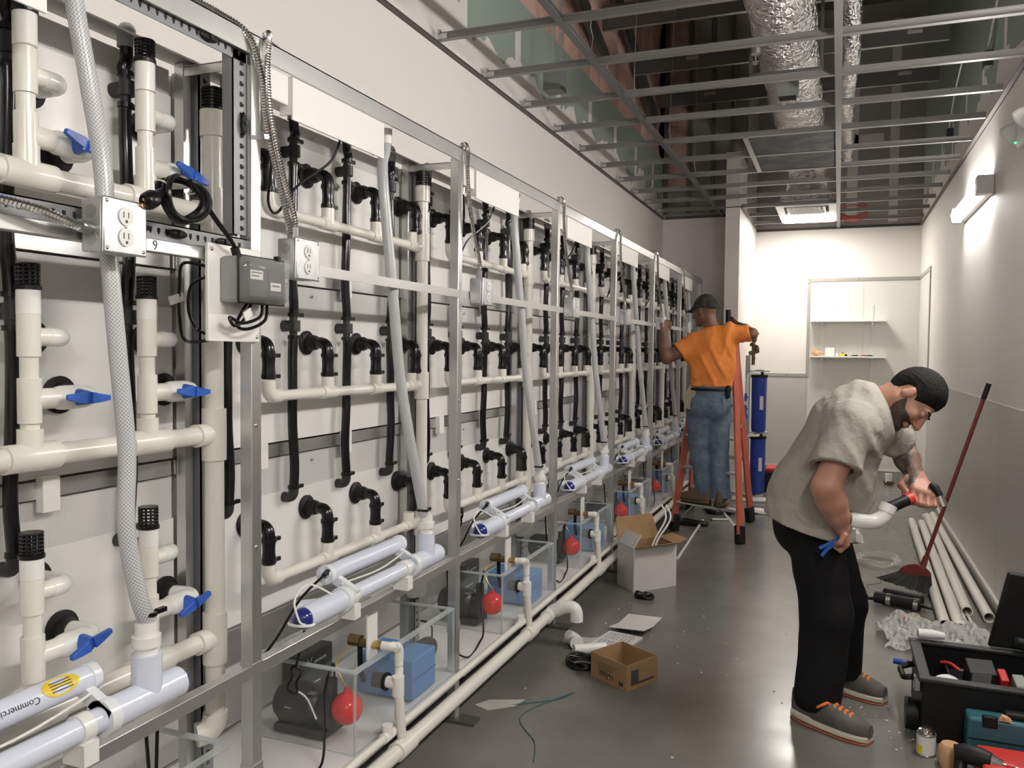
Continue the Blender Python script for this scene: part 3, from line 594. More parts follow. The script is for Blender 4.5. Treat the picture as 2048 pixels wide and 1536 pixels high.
def sterilizer(b=None, du=0, text=False):
    b = (B if b is None else b)+du
    o = thing('uv_sterilizer', 'x', 'water sterilizer', (XU, b+.5, .67), 'twin-tube sterilizers on the rail')
    y0, y1 = b+.13, b+1.0
    near = part(o, 'lamp_housing', MB().tube([(XU, y0+.03, ZU), (XU, y0+.235, ZU)], .034, n=24).cyl((XU-.005, y0+.15, ZU), (XU-.075, y0+.10, ZU-.004), .026, n=18), 'uv')
    part(o, 'lamp_tube', MB().cyl((XU, y0+.23, ZU), (XU, y1-.17, ZU), .0255, n=24), 'uv')
    far = part(o, 'lamp_housing', MB().tube([(XU, y1-.20, ZU), (XU, y1, ZU)], .034, n=24).cyl((XU, y1-.09, ZU), (XU, y1-.09, ZU+.095), .032, n=22), 'uv')
    part(near, 'collar', MB().cyl((XU, y0+.215, ZU), (XU, y0+.24, ZU), .0385, n=24), 'uvw'); part(far, 'collar', MB().cyl((XU, y1-.215, ZU), (XU, y1-.19, ZU), .0385, n=24), 'uvw')
    part(o, 'end_lens', MB().sph((XU, y0+.03, ZU), .0315, 20, 12, (1, .9, 1)), 'bluecap', label='dark blue glossy end lens')
    part(o, 'end_lens', MB().sph((XU, y1, ZU), .0315, 20, 12, (1, .7, 1)), 'bluecap', label='dark blue glossy end lens')
    ring = [(XU+.040*math.cos(t), y0+.02-.022*math.sin(t), ZU-.012+.002*math.cos(t)) for t in np.linspace(-.2, math.pi+.2, 16)]
    part(o, 'retaining_ring', MB().tube(ring, .0045, n=8), 'uvw')
    part(o, 'union', MB().cyl((XU, y1-.09, ZU+.09), (XU, y1-.09, ZU+.115), .024, n=18).cyl((XU, y1-.09, ZU+.112), (XU, y1-.09, ZU+.135), .031, n=12).cyl((XU, y1-.09, ZU+.135), (XU, y1-.09, ZU+.165), .024, n=18), 'pvcw')
    for y in (y0+.27, y1-.26):
        part(o, 'saddle_clamp', MB().box((XU-.03, y-.018, .669), (XU+.028, y+.018, .714)).cyl((XU, y-.014, ZU), (XU, y+.014, ZU), .030, n=20), 'pvcw')
    XB, ZB = XU-.062, ZU+.068
    ba = part(o, 'ballast_tube', MB().cyl((XB, y0+.24, ZB), (XB, y1-.19, ZB), .027, n=24), 'uv')
    part(ba, 'end_cap', MB().cyl((XB, y0+.225, ZB), (XB, y0+.245, ZB), .030, n=24), 'uvw'); part(ba, 'end_cap', MB().cyl((XB, y1-.195, ZB), (XB, y1-.175, ZB), .030, n=24), 'uvw')
    for k, a in enumerate((.5, 2.6, 4.7)): part(ba, 'end_boss', MB().cyl((XB+.016*math.cos(a), y0+.215, ZB+.016*math.sin(a)), (XB+.016*math.cos(a), y0+.23, ZB+.016*math.sin(a)), .010, n=12), 'uv')
    for y in (y0+.26, y1-.215): part(o, 'bracket', MB().prism([(XB+.02, y, ZB-.01), (XU+.032, y, ZU+.02), (XU+.018, y, ZU-.01), (XB-.002, y, ZB-.03)], (0, .022, 0)), 'uvw')
    cd_ = spline([(XB+.012, y0+.22, ZB+.012), (XB+.02, y0+.19, ZB+.01), (XB+.0, y0+.1, ZB-.04), (XB-.02, y0+.02, ZU-.06), (XB-.05, y0-.02, ZU-.12)])
    pw = part(o, 'power_cord', MB().tube(cd_, .004, n=7), 'black'); part(pw, 'strain_relief', MB().cyl((XB+.012, y0+.222, ZB+.012), (XB+.020, y0+.19, ZB+.010), .010, .007, n=10), 'black')
    wh = spline([(XU+.01, y0+.16, ZU+.034), (XU-.03, y0+.10, ZU+.075), (XU-.03, y0+.03, ZU+.05), (XU+.01, y0-.005, ZU+.005), (XU+.02, y0+.01, ZU-.01)])
    part(o, 'lamp_lead', MB().tube(wh, .003, n=7), 'pvcw', label='thin white lead')
    part(o, 'lamp_lead', MB().tube(spline([(XU-.02, y0+.25, ZU+.04), (XU-.01, y0+.45, ZU+.034), (XU-.015, y0+.6, ZU+.045), (XU-.03, y1-.2, ZU+.05)]), .003, n=7), 'pvcw')
    if text:
        # lettering and warning label printed on the ballast tube
        def wrap(mb, yc, ang):
            return xf(mb, lambda p: (XB+(.0274+p.z)*math.cos(ang-p.y/.0274), yc-p.x, ZB+(.0274+p.z)*math.sin(ang-p.y/.0274)))
        for s, sz, yc, ang in (('Commercial UV Sterilizer', .019, y1-.42, .35), ('110V 60Hz', .008, y1-.42, 1.0), ('PATENT PENDING', .006, y1-.46, .75)):
            part(ba, 'lettering', wrap(textmesh(s, sz), yc, ang), 'ink')
        lab = MB(); n = 18
        for i in range(n): pass
        pts = [(.042*math.cos(t), .022*math.sin(t), .0006) for t in np.linspace(0, 2*math.pi, 24, endpoint=False)]
        lab.add(pts+[(0, 0, .0006)], [(i, (i+1) % 24, 24) for i in range(24)])
        part(ba, 'warning_label', wrap(lab, y1-.27, .75), 'yellow', label='yellow oval warning label')
        for k in range(4): part(ba, 'lettering', wrap(MB().add([(-.024, .009-.006*k, .0012), (.024, .009-.006*k, .0012), (.024, .011-.006*k, .0012), (-.024, .011-.006*k, .0012)], [(0, 1, 2, 3)]), y1-.27, .75), 'ink')
    return o
def flexpath(pts, r, label, parent, name='conduit'):
    P = spline(pts, 10); out = []; R = []; acc = 0; D = [0]
    for i in range(1, len(P)): D.append(D[-1]+(P[i]-P[i-1]).length)
    n = int(D[-1]/.0036); j = 0
    for k in range(n+1):
        t = D[-1]*k/n
        while j < len(P)-2 and D[j+1] < t: j += 1
        f = (t-D[j])/max(1e-6, D[j+1]-D[j]); out.append(P[j].lerp(P[j+1], f)); R.append(r*(1.15 if k % 2 else .78))
    return part(parent, name, MB().tube(out, R, n=9), 'chrome', label=label, angle=25)
def outlet(b=None, yo=.065, conduit=None):
    b = (B if b is None else b); y = b+yo; x0 = XF+.003
    o = thing('outlet_box', 'x', 'outlet', (x0, y+.06, 1.70), 'steel outlet boxes on the rack')
    bx = part(o, 'box', MB().box((x0, y, 1.690), (x0+.052, y+.108, 1.796)), 'galv', bevel=.003)
    for z in (1.717, 1.769): part(bx, 'knockout', MB().cyl((x0+.026, y-.0008, z), (x0+.026, y+.001, z), .014, n=16), 'steelb')
    cv = part(o, 'cover', MB().box((x0+.052, y-.002, 1.687), (x0+.060, y+.110, 1.799)), 'galv', bevel=.004)
    for z in (1.764, 1.722):
        rc = part(cv, 'receptacle', MB().cyl((x0+.058, y+.054, z), (x0+.0625, y+.054, z), .0185, n=20), 'label')
    for z in (1.764, 1.722):
        part(cv, 'contact_slots', MB().box((x0+.062, y+.046, z-.003), (x0+.0631, y+.048, z+.009)).box((x0+.062, y+.058, z-.003), (x0+.0631, y+.060, z+.009)).cyl((x0+.062, y+.054, z-.010), (x0+.0631, y+.054, z-.010), .0032, n=8), 'ink')
    for yy, z in ((y+.008, 1.697), (y+.1, 1.697), (y+.008, 1.79), (y+.1, 1.79), (y+.054, 1.743)): part(cv, 'screw', MB().sph((x0+.06, yy, z), .004, 8, 5, (.6, 1, 1)), 'steelb')
    pts = conduit or [(x0+.026, y+.035, 1.80), (x0+.03, y+.03, 1.86), (x0+.025, y-.02, 1.98), (x0+.02, y-.055, 2.10), (x0+.015, y-.062, 2.22), (x0+.01, y-.05, 2.30), (x0-.02, y-.01, 2.335), (x0-.06, y+.06, 2.33), (x0-.09, y+.5, 2.32), (x0-.09, y+1.0, 2.312), (x0-.07, y+1.13, 2.325)]
    part(o, 'connector', MB().cyl(pts[0], V(pts[0])+(V(pts[1])-V(pts[0])).normalized()*.03, .013, n=12), 'steelb')
    flexpath(pts, .0085, 'ribbed flexible steel conduit', o)
    return o
def covers():
    o = thing('cover_panel', 'x', 'panel', (XF-.02, B+.42, 2.13), 'white cover panels under the top beam')
    part(o, 'face', MB().box((XF-.012, B+.145, 2.133), (XF-.006, B+.640, 2.252)), 'whitepan', bevel=.001)
    part(o, 'side_return', MB().box((XF-.05, B+.145, 2.147), (XF-.013, B+.151, 2.25)).box((XF-.05, B+.634, 2.147), (XF-.013, B+.640, 2.25)), 'whitepan')
    p = thing('ballast_case', 'x', 'electrical case', (XF-.02, B+.07, 2.16), 'small white cases under the top beam')
    part(p, 'case', MB().box((XF-.05, B+.024, 2.166), (XF-.008, B+.128, 2.246)), 'whitepan', bevel=.003)
    for y in (B+.04, B+.065): part(p, 'cable_gland', MB().cyl((XF-.03, y, 2.167), (XF-.03, y, 2.148), .008, n=8).cyl((XF-.03, y, 2.148), (XF-.03, y, 2.138), .005, n=8), 'brass')
    part(p, 'cable', MB().tube(spline([(XF-.03, B+.065, 2.14), (XF-.04, B+.10, 2.06), (XF-.06, B+.115, 1.97), (XF-.1, B+.16, 1.91), (XF-.13, B+.24, 1.90), (XF-.12, B+.32, 1.99), (XF-.07, B+.42, 2.08), (XF-.05, B+.45, 2.16)]), .0042, n=7), 'black')
    return o, p
def sump():
    o = thing('sump_tank', 'x', 'sump tank', (-1.55, B+.7, .2), 'clear sump tanks on the shelf')
    x0, x1, y0, y1, z0, z1, t = -1.80, -1.408, B+.455, B+1.19, .2005, .465, .006
    ym = B+.86
    part(o, 'front_wall', MB().box((x1-t, y0, z0), (x1, y1, z1)), 'acrylic'); part(o, 'back_wall', MB().box((x0, y0, z0), (x0+t, y1, z1)), 'acrylic')
    part(o, 'end_wall', MB().box((x0+t, y0, z0), (x1-t, y0+t, z1)), 'acrylic'); part(o, 'end_wall', MB().box((x0+t, y1-t, z0), (x1-t, y1, z1)), 'acrylic')
    part(o, 'divider', MB().box((x0+t, ym, z0+.03), (x1-t, ym+t, z1-.04)), 'acrylic'); part(o, 'floor_sheet', MB().box((x0+t, y0+t, z0), (x1-t, y1-t, z0+t)), 'acrylic')
    e = .0055
    part(o, 'rim', MB().box((x1-.02, y0, z1), (x1+.003, y1, z1+.006)).box((x0, y0, z1), (x0+.02, y1, z1+.006)).box((x0+.02, y0, z1), (x1-.02, y0+.02, z1+.006)).box((x0+.02, y1-.02, z1), (x1-.02, y1, z1+.006)), 'acryledge')
    part(o, 'corner_edge', MB().box((x1-t, y0-.0008, z0), (x1+.0008, y0+t, z1)).box((x1-t, y1-t, z0), (x1+.0008, y1+.0008, z1)).box((x1-t, y0, z0), (x1+.0008, y1, z0+.003)).box((x0, y0-.0008, z0), (x1, y0+.003, z0+.003)), 'acryledge')
    w = thing('filter_block', 'x', 'filter', (-1.55, B+1.0, .21), 'blue filter blocks in the sumps')
    part(w, 'pad', MB().box((-1.66, ym+.012, .212), (-1.425, ym+.20, .36)), 'pad', bevel=.006); part(w, 'pad_crease', MB().box((-1.66, ym+.014, .283), (-1.4235, ym+.20, .287)), 'housing')
    # pump with rounded motor body
    p = thing('sump_pump', 'x', 'pump', (-1.60, B+.62, .21), 'dark pumps in the sumps')
    part(p, 'motor', MB().lathe([(0, 0), (.055, .004), (.072, .03), (.074, .10), (.066, .12), (.066, .15), (.05, .168), (0, .17)], (-1.765, B+.555, .292), (1, 0, 0), 26), 'pump')
    part(p, 'base', MB().prism([(-1.75, B+.49, .207), (-1.55, B+.49, .207), (-1.55, B+.62, .207), (-1.75, B+.62, .207)], (0, 0, .03)), 'pump', bevel=.008); part(p, 'head', MB().lathe([(0, 0), (.05, 0), (.058, .02), (.058, .05), (.03, .07), (0, .07)], (-1.60, B+.56, .277), (1, 0, 0), 22).cyl((-1.565, B+.56, .33), (-1.565, B+.56, .39), .02), 'pump')
    part(p, 'name_plate', MB().box((-1.70, B+.482, .30), (-1.672, B+.487, .305)).box((-1.62, B+.50, .352), (-1.59, B+.52, .355)), 'steelb')
    part(p, 'power_cord', MB().tube(spline([(-1.58, B+.6, .34), (-1.52, B+.5, .47), (-1.50, B+.42, .40), (-1.46, B+.36, .25), (-1.45, B+.30, .21), (-1.43, B+.12, .205), (-1.47, B+.05, .3), (-1.5, B+.06, .62)]), .0042, n=7), 'black')
    # float valve: brass body on a white bar, red ball
    f = thing('float_valve', 'x', 'float valve', (-1.50, B+.62, .5), 'red-ball float valves over the sumps')
    part(f, 'mount_bar', MB().box((-1.457, B+.60, .455), (-1.449, B+.665, .655)), 'whitepan', bevel=.002)
    part(f, 'valve_body', MB().cyl((-1.50, B+.634, .50), (-1.452, B+.634, .50), .016, n=12).cyl((-1.54, B+.634, .505), (-1.495, B+.634, .505), .021, n=8), 'darkbrass'); part(f, 'hex_nut', MB().cyl((-1.443, B+.634, .50), (-1.415, B+.634, .50), .0155, n=6), 'brass')
    part(f, 'outlet_hose', MB().tube(spline([(-1.50, B+.634, .485), (-1.50, B+.636, .42), (-1.495, B+.65, .36)]), .0095, n=10), 'black')
    part(f, 'float_rod', MB().tube(spline([(-1.53, B+.62, .49), (-1.545, B+.56, .45), (-1.52, B+.545, .41), (-1.497, B+.545, .378)]), .0028, n=6), 'brass')
    part(f, 'float_ball', MB().lathe([(0, .072), (.008, .07), (.010, .060), (.012, .0525), (.018, .0500), (.027, .0456), (.0407, .034), (.050, .018), (.053, 0), (.050, -.018), (.042, -.034), (.024, -.048), (0, -.053)], (-1.495, B+.545, .308), (0, 0, 1), 28), 'redball', label='translucent red float ball')
    # plumbing from valve, overflow bulkhead and drop to the bottom pipes
    w2 = thing('sump_plumbing', 'x', 'pipework', (-1.37, B+.69, .25), 'white pipe loops on the sump fronts')
    yv = B+.665
    part(w2, 'valve_adapter', MB().tube(spline([(-1.414, B+.634, .50), (-1.385, B+.638, .50), (-1.376, B+.65, .50)]), .0155, n=12), 'pvcw')
    part(w2, 'upper_elbow', MB().tube(bend((-1.372, yv+.01, .497), (0, -1, 0), (0, 0, -1), .03)+[(-1.372, yv+.01, .45)], .0165, n=14), 'pvcw')
    part(w2, 'riser', MB().cyl((-1.372, yv+.01, .24), (-1.372, yv+.01, .46), .0105, n=12), 'pvc')
    for z, l in ((.44, .014), (.405, .012), (.31, .012), (.255, .014)): part(w2, 'coupling', MB().cyl((-1.372, yv+.01, z-l), (-1.372, yv+.01, z+l), .0155, n=12), 'pvcw')
    part(w2, 'bulkhead', MB().cyl((-1.406, yv-.02, .375), (-1.399, yv-.02, .375), .030, n=20).cyl((-1.45, yv-.02, .375), (-1.415, yv-.02, .375), .026, n=16), 'blackm', label='black bulkhead washer')
    part(w2, 'overflow_tee', MB().cyl((-1.40, yv-.02, .375), (-1.358, yv-.02, .375), .020, n=16).cyl((-1.358, yv-.02, .335), (-1.358, yv-.02, .40), .021, n=16), 'pvcw')
    part(w2, 'overflow_drop', MB().tube([(-1.357, yv-.02, .36), (-1.35, yv-.008, .19), (-1.347, yv-.008, .17)], .0165, n=14), 'pvc')
    return [o, w, p, f, w2]
ORD4 = ('first', 'second', 'third', 'fourth')
protos = []
for r in range(3):
    for q in range(4): protos.append((overflow(.268+.312*q, ROWE[r]), lambda b, r=r, q=q: 'black drain elbow in the %s row of the %s bay, %s of four' % (ROWN[r], b, ORD4[q])))
for q in range(4): protos.append((supply(.148+.312*q), lambda b, q=q: 'upright black supply hose in the %s bay, %s of its four' % (b, ORD4[q])))
protos.append((manifold(), lambda b: 'white pipe manifold of three headers and a drop in the %s bay' % b))
protos.append((clear_hose(), lambda b: 'clear braided hose hanging before the %s rack bay' % b))
protos.append((sterilizer(), lambda b: 'pale blue twin-tube water sterilizer on the rail of the %s bay' % b))
protos.append((outlet(), lambda b: 'steel duplex outlet box with flexible conduit at the %s bay' % b))
cv, bc = covers()
protos.append((cv, lambda b: 'white cover panel under the top beam of the %s bay' % b)); protos.append((bc, lambda b: 'small white ballast case beside the cover panel of the %s bay' % b))
for o_, s_ in zip(sump(), ('clear acrylic sump tank on the shelf of the %s bay', 'blue filter block in the sump of the %s bay', 'dark grey pump in the sump of the %s bay', 'float valve with red ball at the sump of the %s bay', 'white pipe loop on the sump front of the %s bay')):
    protos.append((o_, lambda b, s_=s_: s_ % b))
for o_, lf in protos:
    o_['label'] = lf('second')
    for k in range(1, 6):
        dup(o_, (0, PITCH*k, 0), lf(BAYW[k+1]))
# ------------------------------------------------------------------ nearest bay: white riser plumbing with blue valves
XS = -1.58
o = thing('riser_manifold', 'white riser pipework with blue ball valves in the nearest rack bay', 'pipework', (XS, 1.4, .5))
YD = 1.80
part(o, 'drop_pipe', MB().cyl((XS+.005, YD, .46), (XS+.005, YD, 2.12), .026, n=24), 'pvc')
part(o, 'drop_coupling', MB().cyl((XS+.005, YD, 2.065), (XS+.005, YD, 2.135), .0335, n=24), 'pvc', bevel=.002)
st = MB()
for k in range(7): st.cyl((XS+.005, YD, 2.138+.0085*k), (XS+.005, YD, 2.1425+.0085*k), .029, n=20)
part(o, 'strainer', st.cyl((XS+.005, YD, 2.12), (XS+.005, YD, 2.196), .023, n=14), 'black', label='black ribbed strainer')
part(o, 'end_elbow', MB().tube([(XS+.005, YD, .50)]+bend((XS+.005, YD, .445), (0, 0, 1), (-.6, -.8, 0), .05), .033, n=20), 'pvc')
def strainer(x, y, z, h=.055, r=.022):
    mb = MB().cyl((x, y, z), (x, y, z+.008), r+.004, n=18); n = 12
    for k in range(6): mb.tube([(x+r*math.cos(t), y+r*math.sin(t), z+.012+k*(h-.014)/5) for t in np.linspace(0, 2*math.pi, 20, endpoint=False)], .0022, n=6, closed=True)
    for k in range(n): t = 2*math.pi*k/n; mb.cyl((x+r*.95*math.cos(t), y+r*.95*math.sin(t), z), (x+r*.95*math.cos(t), y+r*.95*math.sin(t), z+h), .0026, n=6)
    return mb.cyl((x, y, z+h-.003), (x, y, z+h), r+.001, n=18)
def handle(y, z, x, tilt):
    mb = MB(); R = Euler((tilt, 0, 0)).to_matrix()
    mb.cyl((x, y, z), (x+.030, y, z), .0195, .015, n=18); c = V((x+.026, y, z))
    for s in (-1, 1):
        pts = [(0, .006*s, -.013), (0, .030*s, -.010), (0, .055*s, -.005), (0, .055*s, .006), (0, .030*s, .009), (0, .006*s, .013)]
        mb.prism([c+R@V(p) for p in pts], (.011, 0, 0))
    return mb
for lv, (zh, dv, de, dc, dt) in enumerate(((1.858, .082, .208, .262, .33), (1.267, .122, .254, .300, .352), (.708, .132, .268, .300, .345))):
    part(o, 'header_pipe', MB().cyl((XS, .6, zh), (XS, YD, zh), .0245, n=24), 'pvc')
    part(o, 'drop_tee', MB().cyl((XS+.005, YD, zh-.07), (XS+.005, YD, zh+.07), .0325, n=24).cyl((XS, YD-.065, zh), (XS, YD, zh), .0305, n=24), 'pvc')
    for ri, y in enumerate((.94, 1.252, 1.572)):
        part(o, 'header_tee', MB().cyl((XS, y-.062, zh), (XS, y+.062, zh), .0305, n=24).cyl((XS, y, zh), (XS, y, zh+.06), .0255, n=24), 'pvc')
        part(o, 'riser_pipe', MB().cyl((XS, y, zh), (XS, y, zh+dc+.02), .0185, n=20), 'pvc')
        part(o, 'valve_tee', MB().cyl((XS, y, zh+dv-.05), (XS, y, zh+dv+.045), .0235, n=20).cyl((XS, y, zh+dv), (XS, y+.06, zh+dv), .0225, n=20), 'pvc')
        part(o, 'overflow_tee', MB().cyl((XS, y, zh+de-.042), (XS, y, zh+de+.05), .0232, n=20).cyl((XS, y, zh+de), (XS, y+.045, zh+de), .0195, n=20), 'pvc')
        part(o, 'coupling', MB().cyl((XS, y, zh+dc), (XS, y, zh+dt), .0236, n=20), 'pvcw', bevel=.0015)
        part(o, 'strainer', strainer(XS, y, zh+dt), 'black', label='black slotted strainer')
        ze = zh+de
        part(o, 'overflow_elbow', MB().tube([(XS, y+.042, ze)]+bend((XS, y+.088, ze), (0, -1, 0), (-1, 0, 0), .03)+[(XT+.03, y+.088, ze)], .0205, n=18), 'pvcw')
        part(o, 'bulkhead', MB().lathe([(0, 0), (.038, 0), (.039, .008), (.026, .012), (.024, .03), (.02, .032)], (XT+.001, y+.088, ze), (1, 0, 0), 20), 'blackm')
        zv = zh+dv
        vb = part(o, 'ball_valve', MB().tube([(XS, y+.055, zv), (XS, y+.07, zv), (XS, y+.085, zv), (XS, y+.12, zv), (XS, y+.135, zv)]+bend((XS, y+.155, zv), (0, -1, 0), (-1, 0, 0), .03)[1:]+[(XT+.02, y+.155, zv)], [.021, .026, .027, .027, .025]+[.0235]*6+[.022], n=20), 'pvcw')
        part(vb, 'valve_handle', handle(y+.105, zv, XS+.018, (-.30, -.05, .28)[lv]), 'blueh', label='blue T-shaped valve handle', bevel=.0015)
        part(o, 'bulkhead', MB().lathe([(0, 0), (.043, 0), (.044, .008), (.030, .012), (.027, .035), (.022, .037)], (XT+.001, y+.155, zv), (1, 0, 0), 20), 'blackm')
# hoses of this bay
lab = lambda b, q: 'upright black supply hose in the nearest bay, %s' % q
S = [p[0] for p in protos if p[0].name.startswith('supply_hose')]
dup(S[2], (0, -1.30, 0), 'thick upright black hose at the left edge of the nearest bay')
dup(S[3], (0, -1.30, 0), 'upright black hose right of the clear hose in the nearest bay')
H1 = [(-1.48, .744, 2.26), (-1.48, .744, 2.213), (-1.47, .772, 2.037), (-1.45, .783, 1.883), (-1.44, .785, 1.726), (-1.42, .790, 1.495), (-1.41, .803, 1.281), (-1.40, .790, 1.123), (-1.39, .812, .965), (-1.39, .838, .905)]
c1 = clear_hose(H1, POST[0]); c1['label'] = 'clear braided hose hanging before the nearest rack bay'
u1 = sterilizer(POST[0], -.075, text=True); u1['label'] = 'pale blue twin-tube sterilizer with printed lettering in the nearest bay'
ob = outlet(POST[0], .691, conduit=[(XF+.029, 1.233, 1.735), (XF+.034, 1.18, 1.738), (XF+.03, 1.10, 1.755), (XF+.0, .98, 1.765), (XF-.02, .8, 1.75)]); ob['label'] = 'steel duplex outlet box with sideways conduit in the nearest bay'
q = thing('acrylic_box', 'clear acrylic box on the shelf of the nearest bay', 'box', (-1.6, 1.58, .2)); bx0, bx1, by0, by1 = -1.80, -1.46, 1.43, 1.73
for lo, hi in (((bx1-.006, by0), (bx1, by1)), ((bx0, by0), (bx0+.006, by1)), ((bx0+.006, by0), (bx1-.006, by0+.006)), ((bx0+.006, by1-.006), (bx1-.006, by1))): part(q, 'wall', MB().box((*lo, .2005), (*hi, .46)), 'acrylic')
part(q, 'rim', MB().box((bx1-.02, by0, .46), (bx1, by1, .466)).box((bx0, by0, .46), (bx0+.02, by1, .466)).box((bx0+.02, by0, .46), (bx1-.02, by0+.02, .466)).box((bx0+.02, by1-.02, .46), (bx1-.02, by1, .466)), 'acryledge')
# slotted rails, front slotted upright and black clips of the nearest bay
def rail(z0, z1, y0, y1, x=-1.424):
    r = part(fr, 'slotted_rail', MB().box((x-.025, y0, z1-.003), (x, y1, z1)).box((x-.003, y0, z0), (x, y1, z1)), 'slotted', label='grey slotted steel rail')
    mb = MB(); y = y0+.02; zc = (z0+z1)/2
    while y < y1-.01: mb.box((x-.001, y-.004, zc-.003), (x+.0008, y+.004, zc+.007)).box((x-.001, y-.002, zc-.007), (x+.0008, y+.002, zc-.003)); y += .0245
    part(r, 'slot_row', mb, 'hole', kind='stuff')
rail(2.226, 2.262, .6, 1.752); rail(1.742, 1.781, .6, 1.752)
part(fr, 'rail_edge', MB().box((XF-.03, .6, 1.712), (XF-.004, 1.752, 1.741)), 'alu', bevel=.002)
up = part(fr, 'slotted_upright', MB().box((-1.457, 1.70, 1.79), (-1.454, 1.752, 2.25)).box((-1.454, 1.70, 1.79), (-1.424, 1.703, 2.25)).box((-1.427, 1.70, 1.79), (-1.424, 1.750, 2.25)), 'slotted', label='grey slotted steel upright')
part(up, 'slot_row', slots(1.732, 1.80, 2.24, -1.424, .026), 'hole', kind='stuff')
for y, z, v in ((1.61, 2.243, 0), (1.733, 2.07, 1), (1.39, 1.762, 0), (1.505, 1.762, 0), (1.66, 1.762, 0)):
    c = V((-1.418, y, z)); cl = MB().sph(c, .03, 14, 8, (.25, .30 if v else 1, 1 if v else .34)); cl.cyl((c.x, y, z), (c.x+.011, y, z), .006, n=10)
    part(fr, 'rack_clip', cl, 'blackm', label='black oval clip')
# control box on its white plate
o = thing('control_box', 'grey control box with clear cover on a white plate', 'control box', (-1.39, 1.68, 1.52))
pl = part(o, 'mount_plate', MB().box((-1.408, 1.58, 1.517), (-1.398, 1.768, 1.752)), 'whitepan', bevel=.002)
for y, z in ((1.592, 1.738), (1.757, 1.53)): part(pl, 'screw', MB().sph((-1.397, y, z), .005, 8, 5, (.5, 1, 1)), 'steelb')
part(o, 'housing', MB().box((-1.397, 1.618, 1.612), (-1.342, 1.79, 1.724)), 'greypl', bevel=.008)
part(o, 'seal', MB().box((-1.343, 1.615, 1.609), (-1.338, 1.793, 1.727)), 'blackm', bevel=.002)
part(o, 'clear_cover', MB().sheet(lambda u, v: (-1.338+.034*(1-abs(2*u-1)**5)**.5*(1-abs(2*v-1)**5)**.5, 1.618+.172*u, 1.612+.112*v), 16, 14, .002), 'clearpl', angle=60)
part(o, 'breaker', MB().box((-1.337, 1.628, 1.625), (-1.318, 1.70, 1.71)).box((-1.337, 1.71, 1.63), (-1.322, 1.775, 1.70)), 'blackm', bevel=.003)
part(o, 'rating_label', MB().box((-1.318, 1.633, 1.668), (-1.3172, 1.68, 1.690)), 'label'); part(o, 'rating_label', MB().box((-1.322, 1.715, 1.645), (-1.3212, 1.755, 1.665)), 'label')
part(o, 'lettering', MB().box((-1.3172, 1.637, 1.683), (-1.3168, 1.676, 1.686)).box((-1.3172, 1.637, 1.675), (-1.3168, 1.665, 1.678)).box((-1.3212, 1.72, 1.655), (-1.3208, 1.75, 1.659)), 'ink')
part(o, 'cord_inlet', MB().cyl((-1.37, 1.65, 1.722), (-1.37, 1.64, 1.745), .011, n=10), 'blackm')
part(o, 'latch', MB().box((-1.345, 1.755, 1.722), (-1.33, 1.768, 1.735)), 'blackm', bevel=.002)
part(o, 'lead', MB().tube(spline([(-1.37, 1.70, 1.612), (-1.36, 1.66, 1.57), (-1.355, 1.62, 1.555), (-1.36, 1.61, 1.575), (-1.355, 1.65, 1.562), (-1.35, 1.71, 1.58), (-1.36, 1.73, 1.613)]), .0042, n=7), 'black'); part(o, 'lead', MB().tube(spline([(-1.375, 1.69, 1.612), (-1.365, 1.64, 1.56), (-1.35, 1.66, 1.548), (-1.345, 1.72, 1.57), (-1.36, 1.75, 1.613)]), .0042, n=7), 'black')
part(o, 'lead_tag', MB().obox((-1.352, 1.665, 1.585), (.003, .030, .02), (.5, 0, 0)), 'label')
d9 = textmesh('9', .03); part(fr, 'pen_mark', xf(d9, lambda p: (XF-.0035+p.z*.3, 1.432+p.x, 1.726+p.y)), 'ink', label='handwritten 9')
dup(cv, (0, -PITCH-.012, 0), 'white cover panel at the top left corner over the nearest bay')
for i, (yb, s_) in enumerate(((B+.74, 'second'), (B+PITCH+.92, 'third'))):
    q = thing('pump_carton', 'dark grey carton with a white V behind the sump of the %s bay' % s_, 'carton', (-1.86, yb+.1, .2)); part(q, 'box', MB().box((-1.90, yb, .2005), (-1.815, yb+.2, .36)), 'greyfit', bevel=.002)
    part(q, 'lettering', xf(textmesh('V', .05), lambda p: (-1.8135+p.z*.5, yb+.05+p.x, .325+p.y)), 'label'); part(q, 'printed_line', MB().box((-1.815, yb+.08, .315), (-1.8142, yb+.16, .325)).box((-1.815, yb+.03, .24), (-1.8142, yb+.12, .245)), 'label')
q = thing('hanging_cord_coil', 'tied coil of black cord hanging at the sump of the second bay', 'cord', (-1.6, 2.19, .4)); ccc = [(-1.60+.008*math.sin(3*t), 2.19+.028*math.cos(t)+.002*math.sin(5*t), .44+.042*math.sin(t)) for t in np.linspace(0, 38, 190)]
part(q, 'cord', MB().tube(ccc, .0042, n=6), 'black'); part(q, 'cord', MB().tube(spline([(-1.60, 2.2, .48), (-1.59, 2.22, .56), (-1.56, 2.2, .64)]), .0042, n=6), 'black'); part(q, 'tie', MB().tube(spline([(-1.59, 2.2, .40), (-1.57, 2.22, .37), (-1.55, 2.24, .30)]), .003, n=6), 'label')
q = thing('tube_ring', 'ring of thick black tubing standing in the sump of the second bay', 'tubing', (-1.5, B+1.12, .21)); part(q, 'ring', MB().tube([(-1.50+.01*math.sin(2*t), B+1.12+.06*math.cos(t), .285+.06*math.sin(t)+.0*t) for t in np.linspace(0, 6.283, 30, endpoint=False)], .0165, n=12, closed=True), 'blackm'); part(q, 'lead', MB().tube(spline([(-1.5, B+1.17, .31), (-1.49, B+1.15, .40), (-1.50, B+1.08, .44)]), .004, n=6), 'black')
